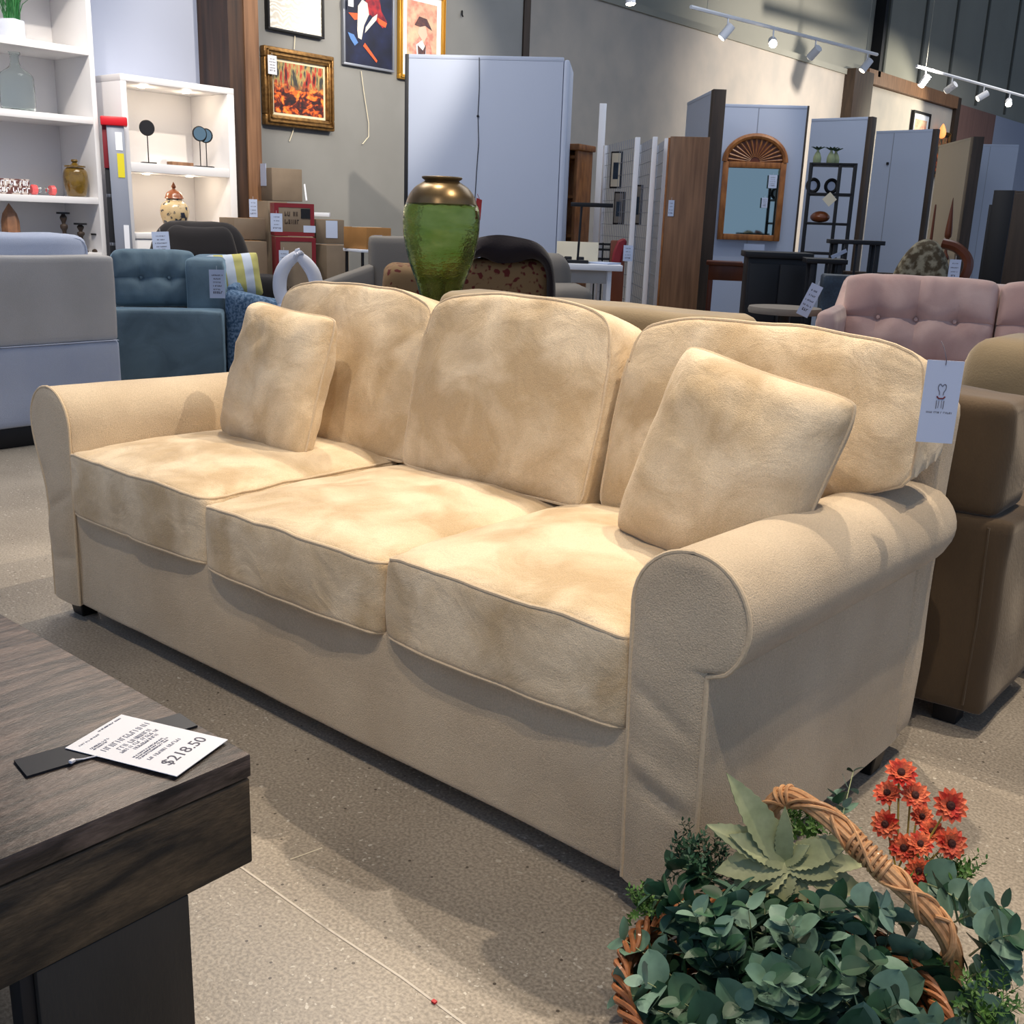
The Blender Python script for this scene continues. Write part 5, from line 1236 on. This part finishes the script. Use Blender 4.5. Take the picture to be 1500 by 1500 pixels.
p = AD(846, 366, 7.62); o = bxo('white_board', -.15, .15, -.004, .004, .001, .14, 'quill', bev=.001); o.location = (p.x, p.y, zt_); o.rotation_euler.z = yaw_of(846); tag(o, 'blank cream board standing at the back of the white desk', 'board')
p = AD(885, 384, 7.4); o = bxo('papers', -.09, .09, -.08, .08, .001, .012, 'tagw', bev=.002); o.location = (p.x, p.y, zt_); tag(o, 'pale papers lying at the white desk\'s right side', 'papers')
RD = Loc('red_garment', 'dark red cloth hanging over a dark chair right of the white desk', 'cloth', 908, 7.7, 0)
bm = newbm(); prism(bm, [(RD.X(897), RD.Z(386)), (RD.X(899), RD.Z(370)), (RD.X(905), RD.Z(352)), (RD.X(915), RD.Z(348)), (RD.X(919), RD.Z(354)), (RD.X(914), RD.Z(372)), (RD.X(912), RD.Z(388))], 'y', -.05, .04); obj('cloth', bm, 'redcard', RD.t, bevel=.015)
CHR = Loc('dark_chair', 'dark wooden chair tucked at the white desk', 'chair', 905, 7.9, 0)
bxo('backrest', CHR.X(895), CHR.X(917), .0, .03, .45, CHR.Z(352), 'cherry', CHR.t, bev=.01); bxo('seat', CHR.X(890), CHR.X(920), -.3, .03, .43, .47, 'cherry', CHR.t)
for x in (-.07, .07):
    for y in (-.28, 0): bxo('leg', x - .015, x + .015, y - .0, y + .03, 0, .43, 'cherry', CHR.t)
p = AD(920, 371, 7.55); pricetag(p, .068, .11, 'pale price card beside the dark red cloth', yaw_of(920), lines=4)
BRK = Loc('brochure_rack', 'low dark rack of small items behind the white desk', 'rack', 888, 8.6)
bm = newbm()
for v in (358, 366, 380): z = BRK.Z(v); box(bm, BRK.X(873), BRK.X(905), 0, .12, z - .008, z + .008)
for u in (873, 884, 895, 905): box(bm, BRK.X(u) - .006, BRK.X(u) + .006, 0, .12, 0, BRK.Z(356))
obj('rack_frame', bm, 'black', BRK.t, smooth=False)
# ---------------------------------------------------------------- arched mirror on panel C
dC = (pC1 - pC0).normalized(); nC = Vector((dC.y, -dC.x, 0)); nC = nC if nC.dot(CAM - pC0) > 0 else -nC
def onC(u, v, o=.0):
    r_ = ray(u, v); t = (pC0 + nC * o - CAM).dot(nC) / r_.dot(nC); return CAM + r_ * t
mc = onC(1102, 275, .012); mb, mt = onC(1095, 352), onC(1105, 198); ml, mr_ = onC(1053, 300), onC(1145, 300)
MW = (mr_ - ml).length * 1.0; MH = mt.z - mb.z
AM = thing('arched_mirror', 'tall arched wooden mirror with a carved sunburst top hung on the blue-white panel', 'mirror', (mc.x, mc.y, mb.z), math.atan2(dC.y, dC.x))
R_a = MW / 2; zsp = MH - R_a * .82
def arch(w, z0, ztop, n=20): return [(-w, z0)] + [(w, z0)] + [(w * math.cos(t), zsp + (ztop - zsp) * math.sin(t)) for t in [PI * k / n for k in range(n + 1)]]
bm = newbm(); fw = .06
box(bm, -R_a, -R_a + fw, -.05, -.0, 0, zsp, .008); box(bm, R_a - fw, R_a, -.05, 0, 0, zsp, .008); box(bm, -R_a + fw, R_a - fw, -.05, 0, 0, fw, .008); box(bm, -R_a + fw, R_a - fw, -.05, 0, zsp - .06, zsp, .006)
outp = [(R_a * math.cos(PI * k / 24), zsp + (MH - zsp) * math.sin(PI * k / 24)) for k in range(25)]
tube(bm, [(x * .95, -.028, zsp + (z - zsp) * .95) for x, z in outp], .03, 8)
obj('frame', bm, 'oak', AM)
bm = newbm(); prism(bm, [(x * .92, zsp + (z - zsp) * .92) for x, z in outp], 'y', -.02, 0); bx2 = obj('sunburst_back', bm, 'cherry', AM, smooth=False)
bm = newbm()
for k in range(15):
    a_ = PI * (k + .5) / 15; tube(bm, [(.05 * math.cos(a_), -.024, zsp + .05 * math.sin(a_)), (R_a * .86 * math.cos(a_), -.026, zsp + (MH - zsp) * .86 * math.sin(a_))], [.004, .014], 6)
obj('sun_rays', bm, 'oak', AM)
bxo('mirror_glass', -R_a + fw, R_a - fw, -.015, -.005, fw, zsp - .06, 'mirror', AM, bev=0, smooth=False)
for (u, v, w, h, l) in ((1132, 266, .085, .13, 'white tag at the arched mirror\'s right side'), (1120, 297, .06, .10, 'smaller white tag hanging lower on the arched mirror\'s glass')): pricetag(onC(u, v, .09), w, h, l, AM.rotation_euler.z)
# cherry console + black cabinets below
CO = Loc('cherry_console', 'reddish wooden console table below the arched mirror', 'table', 1070, 8.6, 0)
zt_ = CO.Z(384); bxo('table_top', CO.X(1038), CO.X(1108), -.02, .3, zt_ - .03, zt_, 'cherry', CO.t); bxo('apron', CO.X(1042), CO.X(1104), 0, .28, zt_ - .15, zt_ - .03, 'cherry', CO.t)
for x in (CO.X(1042), CO.X(1098)):
    for y in (0, .24): bxo('leg', x, x + .04, y, y + .04, 0, zt_ - .15, 'cherry', CO.t)
p = AD(1105, 359, 8.4); o = bxo('paper_sheet', -.08, .08, -.002, .002, 0, .15, 'tagw', bev=0); o.location = (p.x, p.y, zt_ + .001); o.rotation_euler.z = yaw_of(1105); tag(o, 'pale paper sheet standing on the cherry console under the mirror', 'paper')
BC2 = Loc('black_cabinet', 'low glossy black cabinet in front of the arched mirror panel', 'cabinet', 1140, 7.4, .1)
zt_ = BC2.Z(370); bxo('cabinet_top', BC2.X(1095), BC2.X(1193), -.03, .45, zt_ - .04, zt_, 'black', BC2.t); bxo('cabinet_body', BC2.X(1100), BC2.X(1188), 0, .43, .06, zt_ - .04, 'black', BC2.t)
for s in (0, 1): d_ = bxo('door', BC2.X(1103) + s * .21, BC2.X(1103) + .20 + s * .21, -.015, 0, .1, zt_ - .08, 'black', BC2.t); bxo('knob', BC2.X(1103) + (.17 if not s else .24), BC2.X(1103) + (.19 if not s else .26), -.03, -.015, .5, .52, 'steel', d_, bev=.003)
bxo('plinth', BC2.X(1104), BC2.X(1184), .03, .4, 0, .06, 'black', BC2.t)
def bench(label, u0, u1, v0, d, cat='table'):
    B = Loc('black_bench', label, cat, (u0 + u1) / 2, d, .1); zt = B.Z(v0); bxo('table_top', B.X(u0), B.X(u1), 0, .35, zt - .03, zt, 'black', B.t)
    for x in (B.X(u0) + .03, B.X(u1) - .06):
        for y in (.02, .3): bxo('leg', x, x + .03, y, y + .03, 0, zt - .03, 'black', B.t, bev=.002)
    for k in range(3): x = B.X(u0) + (B.X(u1) - B.X(u0)) * (k + 1) / 4; bxo('slat', x - .008, x + .008, .03, .045, zt * .5, zt - .03, 'black', B.t, bev=.001)
    return B
bench('small slatted black table standing above the dark blue armchair', 1218, 1296, 352, 7.6)
bench('lower black side table right of the black cabinet', 1186, 1245, 380, 6.8)
p = AD(1229, 372, 6.75); o = bxo('white_card', -.05, .05, -.001, .001, -.012, .012, 'tagw', bev=0); o.location = p; o.rotation_euler = (.3, math.radians(-28), yaw_of(1229)); tag(o, 'slanted white card on the lower black side table', 'card')
# black metal shelf unit
ET = Loc('shelf_unit', 'black metal shelf unit with open shelves before the blue-white panel', 'shelf', 1212, 9.6, 0)
zt_ = ET.Z(240)
for u in (1178, 1219, 1240):
    for y in (0, .28): bxo('upright', ET.X(u) - .015, ET.X(u) + .015, y, y + .025, 0, zt_, 'black', ET.t, bev=.002)
shz = []
for v in (240, 283, 326, 370): z = ET.Z(v); shz.append(z); bxo('shelf', ET.X(1178), ET.X(1240), 0, .3, z - .022, z, 'black', ET.t, bev=.002)
for (u, l) in ((1196, 'left'), (1216, 'middle'), (1223, 'right')):
    p = AD(u, 240, 9.6); dy = Vector((-math.sin(ET.rz), math.cos(ET.rz), 0)) * (.1 if u != 1223 else .2)
    T = thing('green_bottle_plant', 'small green bottle with dark sprigs on top of the shelf unit, %s of three' % l, 'bottle', (p.x + dy.x, p.y + dy.y, zt_), 0, 'green bottles on the shelf unit')
    obj('bottle', lathe(newbm(), smoothprof([(0, .001), (.03, .001), (.036, .05), (.024, .09), (.012, .11), (.012, .13)], 4) + [(0, .13)], 18), 'stem', T)
    bm = newbm(); r = random.Random(u)
    for k in range(9): a_ = k * .7; leaf(bm, Vector((0, 0, .12)), Vector((math.cos(a_), math.sin(a_), .5)), Vector((0, 0, 1)), .07, .025)
    obj('sprigs', bm, 'eucad', T)
for (u, l) in ((1183, 'left'), (1210, 'right')):
    p = AD(u, 280, 9.6); T = thing('oval_photo_frame', 'oval black photo frame on the shelf unit, %s one' % l, 'frame', (p.x, p.y + .1, shz[1]), ET.rz, 'oval frames on the shelf unit')
    bm = newbm(); tube(bm, [(.05 * math.cos(t), 0, .065 + .055 * math.sin(t)) for t in [2 * PI * k / 24 for k in range(24)]], .017, 6, closed=True); obj('frame', bm, 'black', T)
    bm = newbm(); prism(bm, [(.04 * math.cos(t), .065 + .045 * math.sin(t)) for t in [2 * PI * k / 16 for k in range(16)]], 'y', -.004, .004); obj('photo', bm, 'tagw', T, smooth=False)
p = AD(1192, 325, 9.6); T = tag(obj('wooden_figure', lathe(newbm(), smoothprof([(0, 0), (.05, .01), (.07, .05), (.04, .09), (0, .1)], 4), 14), 'rust'), 'reddish-brown carved lump on the shelf unit\'s third shelf', 'ornament'); T.location = (p.x, p.y + .12, shz[2]); T.scale = (1.3, 1, 1)
p = AD(1215, 292, 9.5); o = bxo('diamond_tag', -.045, .045, -.001, .001, -.045, .045, 'quill', bev=0); o.location = p; o.rotation_euler = (0, PI / 4, ET.rz); tag(o, 'pale diamond-shaped tag hung on the shelf unit', 'tag')
# round table top with tag + dark blue armchair
RT = Loc('round_table', 'round pale-topped table just behind the cream sofa\'s back', 'table', 1160, 5.0)
zt_ = AD(1160, 452, 5.0).z
obj('table_top', lathe(newbm(), [(0, zt_ - .03), (.17, zt_ - .03), (.175, zt_ - .015), (.17, zt_), (0, zt_)], 40), 'taupe', RT.t); obj('pedestal', lathe(newbm(), [(0, 0), (.13, 0), (.13, .02), (.03, .05), (.03, zt_ - .03)], 20), 'black', RT.t)
p = AD(1186, 440, 4.8); pricetag(p, .055, .15, 'slanted white price tag standing over the round pale table', yaw_of(1186), roll=math.radians(22), lines=5)
NB = Loc('blue_armchair', 'dark blue leather armchair back left of the pink sofa', 'armchair', 1243, 6.0, .1)
rb('backrest', NB.X(1213), NB.X(1285), 0, .2, .1, NB.Z(404), .02, 'bluelea', NB.t, 12, .003); rb('seat', NB.X(1213), NB.X(1285), .2, .7, .1, .42, .05, 'bluelea', NB.t, 8)
for s in (-.1, .13): bxo('leg', s - .02, s + .02, .05, .09, 0, .1, 'black', NB.t)
# ---------------------------------------------------------------- pink tufted sofa
PK = Loc('pink_sofa', 'blush pink tufted velvet sofa behind the cream sofa at the right', 'sofa', 1370, 4.6, -.05)
zc0, zc1 = PK.Z(520), PK.Z(404)
tuft('back_cushion', PK.t, 'pink', PK.X(1254), PK.X(1466), zc0 - .06, zc1 - .01, 0, .2, 3, 1, .04, 0, math.radians(-8), 1)
tuft('back_cushion', PK.t, 'pink', PK.X(1468), PK.X(1680), zc0 - .06, zc1 - .01, 0, .2, 3, 1, .04, 0, math.radians(-8), 2)
rb('backrest', PK.X(1262), PK.X(1680), .14, .36, .1, PK.Z(416), .05, 'pink', PK.t, 12, .004)
rb('arm', PK.X(1236), PK.X(1262), -.55, .3, .1, PK.Z(450, 1250), .04, 'pink', PK.t, 12, .004, 4, lambda q: Vector((q.x, q.y, q.z + (.13 * max(0, q.y) / .3 if q.z > .5 else 0)))); rb('seat', PK.X(1262), PK.X(1680), -.55, .1, .1, .45, .06, 'pink', PK.t, 10)
rb('arm', PK.X(1680), PK.X(1706), -.55, .3, .1, PK.Z(440, 1250), .04, 'pink', PK.t, 10)
for s in (-.35, .85): bxo('leg', s - .02, s + .02, .2, .24, 0, .1, 'black', PK.t)
# mottled round-backed chair with carved rim
LC = Loc('mottled_armchair', 'round-backed chair in mottled gold-brown fabric with carved dark rim behind the pink sofa', 'armchair', 1360, 6.2, 0)
def dome(q):
    t = max(0, (q.z - .62) / .42); return Vector((q.x * (1 - .30 * t ** 3), q.y, q.z + .04 * (1 - (q.x / .21) ** 2) * t - .02))
rb('backrest', LC.X(1307), LC.X(1405), 0, .16, .1, LC.Z(358), .08, 'leopard', LC.t, 18, .006, 1, dome); rb('seat', LC.X(1310), LC.X(1400), -.5, .05, .1, .44, .07, 'leopard', LC.t, 8)
obj('carved_rim', tube(newbm(), smoothprof([(LC.X(1380), .15, LC.Z(356)), (LC.X(1400), .14, LC.Z(361)), (LC.X(1416), .12, LC.Z(375)), (LC.X(1420), .1, LC.Z(392)), (LC.X(1412), .1, LC.Z(420))], 5), .03, 8), 'cherry', LC.t)
p = AD(1398, 395, 5.9); pricetag(p, .06, .11, 'pale blue tag on the mottled chair\'s right edge', yaw_of(1398), lines=4)
SPN = Loc('carved_finial', 'tall dark carved spindle finial rising in front of the cream panel', 'bedpost', 1388, 9.0)
obj('spindle', lathe(newbm(), smoothprof([(.03, 0), (.03, .6)] + [((.012 if k % 2 else .035), .7 + k * .05) for k in range(8)] + [(.012, 1.15), (.03, 1.2), (.008, SPN.Z(300)), (.002, SPN.Z(290))], 4), 14), 'cherry', SPN.t)
SP2 = Loc('carved_finial', 'dark carved spindle finial against the dark post, left of the cream panel', 'bedpost', 1364, 9.0)
obj('spindle', lathe(newbm(), smoothprof([(.03, 0), (.03, .6)] + [((.012 if k % 2 else .035), .7 + k * .05) for k in range(8)] + [(.012, 1.15), (.008, SP2.Z(305)), (.002, SP2.Z(300))], 4), 14), 'cherry', SP2.t)
SCR = Loc('scroll_screen', 'dark carved scrollwork piece behind the slatted black table', 'ornament', 1280, 8.2)
bm = newbm()
for (cx_, cz_, r_) in ((-.1, .78, .07), (.06, .8, .06), (.2, .76, .07), (-.02, .66, .06), (.14, .64, .05)):
    tube(bm, [(cx_ + r_ * (1 - k / 30) * math.cos(k * .45), 0, cz_ + r_ * (1 - k / 30) * math.sin(k * .45)) for k in range(24)], .012, 6)
box(bm, -.2, .3, -.02, .02, 0, .58, .01); box(bm, -.2, .3, -.02, .02, .86, .89, .005); box(bm, -.2, -.17, -.02, .02, .5, .88); box(bm, .27, .3, -.02, .02, .5, .88)
obj('scrollwork', bm, 'darkedge', SCR.t)
SPK = Loc('black_speaker', 'tall narrow black cabinet standing before the small pale panel, far right', 'cabinet', 1459, 8.5, -.3)
bxo('cabinet_body', SPK.X(1446), SPK.X(1474), 0, .3, 0, SPK.Z(279), 'black', SPK.t); bxo('side_rail', SPK.X(1441), SPK.X(1446), .02, .28, 0, SPK.Z(300), 'black', SPK.t)
BWD = Loc('brown_wardrobe', 'dark brown wardrobe cut off by the right edge of the picture', 'wardrobe', 1490, 7.6, -.35)
bxo('wardrobe_body', BWD.X(1476), BWD.X(1620), 0, .5, .05, BWD.Z(280), 'darkedge', BWD.t); bxo('plinth', BWD.X(1480), BWD.X(1610), .02, .45, 0, .05, 'black', BWD.t)
for s in (0, 1): d_ = bxo('door', BWD.X(1479) + s * .33, BWD.X(1479) + .32 + s * .33, -.02, 0, .1, BWD.Z(284), 'darkedge', BWD.t); bxo('handle', BWD.X(1479) + (.28 if not s else .36), BWD.X(1479) + (.30 if not s else .38), -.035, -.02, .7, .85, 'steel', d_)
DP = Loc('dark_column', 'tall dark column standing at the right edge of the picture', 'column', 1510, 8.6, 0)
bxo('column_shaft', DP.X(1495), DP.X(1535), 0, .2, 0.03, DP.Z(165), 'darkedge', DP.t); bxo('base', DP.X(1490), DP.X(1540), -.03, .23, 0, .03, 'black', DP.t)
# ---------------------------------------------------------------- brown sofas back to back with the cream one, right
BS = thing('brown_sofa', 'dark brown velvet sofa close behind the cream sofa\'s right end', 'sofa', (-.4, 1.55, 0))
rb('lower_back', -.24, .497, -.42, .0, .055, .55, .02, 'brownvel', BS, 18, .006, 1)
rb('backrest', -.24, .462, -.42, -.20, .545, .825, .035, 'brownvel', BS, 18, .008, 2)
obj('seam', tube(newbm(), [(.452, -.420, .08), (.455, -.421, .3), (.448, -.421, .53)], .0035, 6), 'brownvel', BS)
for x in (-.18, .4):
    for y in (-.34, -.06): bxo('leg', x - .03, x + .03, y - .03, y + .03, 0, .058, 'black', BS)
TN2 = thing('tan_sofa', 'tan olive velvet sofa beyond the brown one at the right edge, facing away', 'sofa', (.35, 2.35, 0))
rb('backrest', -.58, 1.0, -.75, -.42, .08, .925, .09, 'tan', TN2, 20, .01, 1); rb('seat', -.58, 1.0, -.42, .2, .1, .45, .06, 'tan', TN2, 10)
for s in (-.58, .82): rb('arm', s, s + .18, -.42, .3, .1, .62, .05, 'tan', TN2, 10)
for s in (-.5, .9): bxo('leg', s - .02, s + .02, -.6, -.56, 0, .1, 'black', TN2)
# ---------------------------------------------------------------- track lights
def track(label, a, b, heads, cat='track light'):
    T = thing('track_light', label, cat, ((a + b) / 2).to_tuple(), 0, 'white ceiling track lights')
    o_ = (a + b) / 2
    dr = (b - a).normalized()
    obj('rail', tube(newbm(), [a - o_, b - o_], .022, 6), 'card', T)
    obj('suspension_rod', tube(newbm(), [a - o_ + dr * .3, a - o_ + dr * .3 + Vector((0, 0, 9.2 - a.z))], .004, 5), 'ceil', T); obj('suspension_rod', tube(newbm(), [b - o_ - dr * .3, b - o_ - dr * .3 + Vector((0, 0, 9.2 - a.z))], .004, 5), 'ceil', T)
    for (u, v, aim, lit) in heads:
        # nearest point of rail in the picture column
        best = min(((a.lerp(b, t / 200)) for t in range(201)), key=lambda p: abs((p - CAM).dot(CR) / (p - CAM).dot(CN) * CF + 750 - u))
        p = best - o_; hh = newbm(); dd = Vector(aim).normalized()
        tube(hh, [p, p + Vector((0, 0, -.12))], .01, 6); c0_ = p + Vector((0, 0, -.16)); tube(hh, [c0_ - dd * .08, c0_ + dd * .10], .052, 16)
        h_ = obj('spot_head', hh, 'card', T)
        le = newbm(); tube(le, [c0_ + dd * .101, c0_ + dd * .106], .045, 16); obj('lens', le, 'lamp' if lit else 'lampdim', h_)
    return T
ta, tb = AZ(1012, 10, 3.6), AZ(1285, 80, 3.6)
track('ceiling track with four spot heads, one brightly lit, above the beige wall', ta, tb, [(1067, 40, (-.5, -.4, -.8), 0), (1134, 60, (.5, -.8, -.35), 1), (1196, 72, (-.7, .3, -.5), 0), (1272, 90, (-.4, -.4, -.8), 0)])
ta2, tb2 = AZ(1343, 97, 3.6), AZ(1500, 141, 3.6); tb2 = ta2.lerp(tb2, 1.15)
track('ceiling track with four spot heads at the top right', ta2, tb2, [(1357, 110, (-.4, -.3, -.8), 0), (1396, 125, (-.8, .2, -.5), 0), (1442, 130, (-.6, -.5, -.5), 0), (1480, 145, (.3, -.9, -.4), 1)])
ta3 = AZ(880, -60, 3.6); tb3 = AZ(927, -34, 3.6)
track('short ceiling track at the top edge with one lit spot head', ta3, tb3, [(925, -20, (.12, -.05, -.95), 1)])
# ================================================================ light
W = bpy.data.worlds.new('world'); bpy.context.scene.world = W; W.use_nodes = True
W.node_tree.nodes['Background'].inputs[0].default_value = (.50, .67, 1.0, 1); W.node_tree.nodes['Background'].inputs[1].default_value = .54
def spot(name, loc, to, power, col=(1, .80, .56), ang=70, blend=.5, rad=.03):
    l = bpy.data.lights.new(name, 'SPOT'); l.energy = power; l.color = col; l.spot_size = math.radians(ang); l.spot_blend = blend; l.shadow_soft_size = rad
    o = bpy.data.objects.new(name, l); C.objects.link(o); o.location = loc
    o.rotation_euler = (Vector(to) - Vector(loc)).to_track_quat('-Z', 'Y').to_euler(); return o
def area(name, loc, to, power, sx, sy, col=(1, 1, 1)):
    l = bpy.data.lights.new(name, 'AREA'); l.shape = 'RECTANGLE'; l.size = sx; l.size_y = sy; l.energy = power; l.color = col
    o = bpy.data.objects.new(name, l); C.objects.link(o); o.location = loc
    o.rotation_euler = (Vector(to) - Vector(loc)).to_track_quat('-Z', 'Y').to_euler(); return o
WM = (1, .84, .66)
spot('track_or_fill_spot', (.35, 1.3, 3.9), (-.3, -.6, 0), 240, WM, 80)
spot('track_or_fill_spot', (-.9, 1.9, 3.8), (-1.0, -.4, 0), 265, WM, 80)
spot('track_or_fill_spot', (-2.7, 1.7, 3.8), (-2.1, -.4, 0), 200, WM, 80)
spot('track_or_fill_spot', (.7, -1.3, 3.9), (-.35, .5, .8), 150, WM, 40)
spot('track_or_fill_spot', (-.4, -1.6, 3.9), (-1.3, .5, .8), 150, WM, 42)
spot('track_or_fill_spot', (-3.9, 4.0, 3.6), (-7.0, 4.6, 2.2), 260, (1, .88, .72), 60)
spot('track_or_fill_spot', (-4.4, 5.6, 3.6), (-7.0, 5.9, 2.4), 240, (1, .9, .75), 60)
spot('track_or_fill_spot', (-4.6, 1.2, 3.8), (-6.7, 1.9, 1.2), 240, (1, .9, .78), 60)  # fill spot added to brighten the bookcase shelves
spot('track_or_fill_spot', (-4.9, 2.2, 3.8), (-6.7, 3.2, .9), 70, (1, .9, .78), 55)
spot('track_or_fill_spot', (-5.4, 22, 3.3), (-8, 20.5, 3.2), 420, (1, .92, .72), 60)
spot('track_or_fill_spot', (-5, 15.5, 3.3), (-8, 15.5, 2.8), 520, (1, .9, .78), 110)
spot('track_or_fill_spot', (-3.6, 8.6, 3.6), (-5.0, 8.2, 1.8), 60, (1, .88, .74), 60)
def niche(p, e):
    l = bpy.data.lights.new('niche_light', 'POINT'); l.energy = e; l.color = (1, .82, .6); l.shadow_soft_size = .03
    o = bpy.data.objects.new('niche_light', l); C.objects.link(o); o.location = p
for p in dlp: niche((p[0] + .03, p[1], p[2] - .03), 1.0)
spot('track_or_fill_spot', (-1.2, 2.5, 3.7), (-.9, 3.3, .9), 95, (1, .88, .76), 60)  # extra spot added to brighten the pink sofa
spot('track_or_fill_spot', (.6, .4, 3.9), (.3, 1.6, .9), 50, WM, 50)
spot('track_or_fill_spot', (.9, -.6, 3.9), (.32, -.2, .25), 85, WM, 24)  # narrow fill spot added over the basket to lift the foliage
area('overhead_fill', (-4.6, 2.6, 4.2), (-5.0, 2.2, 0), 110, 2, 2, (1, .95, .9))  # added area fill brightening the grey and teal sofas, no fixture
area('overhead_fill', (-3.5, 8, 5), (-3.5, 8, 0), 110, 4, 4, (.92, .95, 1))  # added area fill over the middle of the store, no fixture
area('overhead_fill', (-4, 20, 5), (-4, 20, 0), 230, 6, 8, (1, .97, .92))  # added area fill so the far walls get enough light
vs = bpy.context.scene.view_settings; vs.view_transform = 'Standard'; vs.look = 'None'; vs.gamma = 1; vs.use_curve_mapping = False; vs.exposure = .25
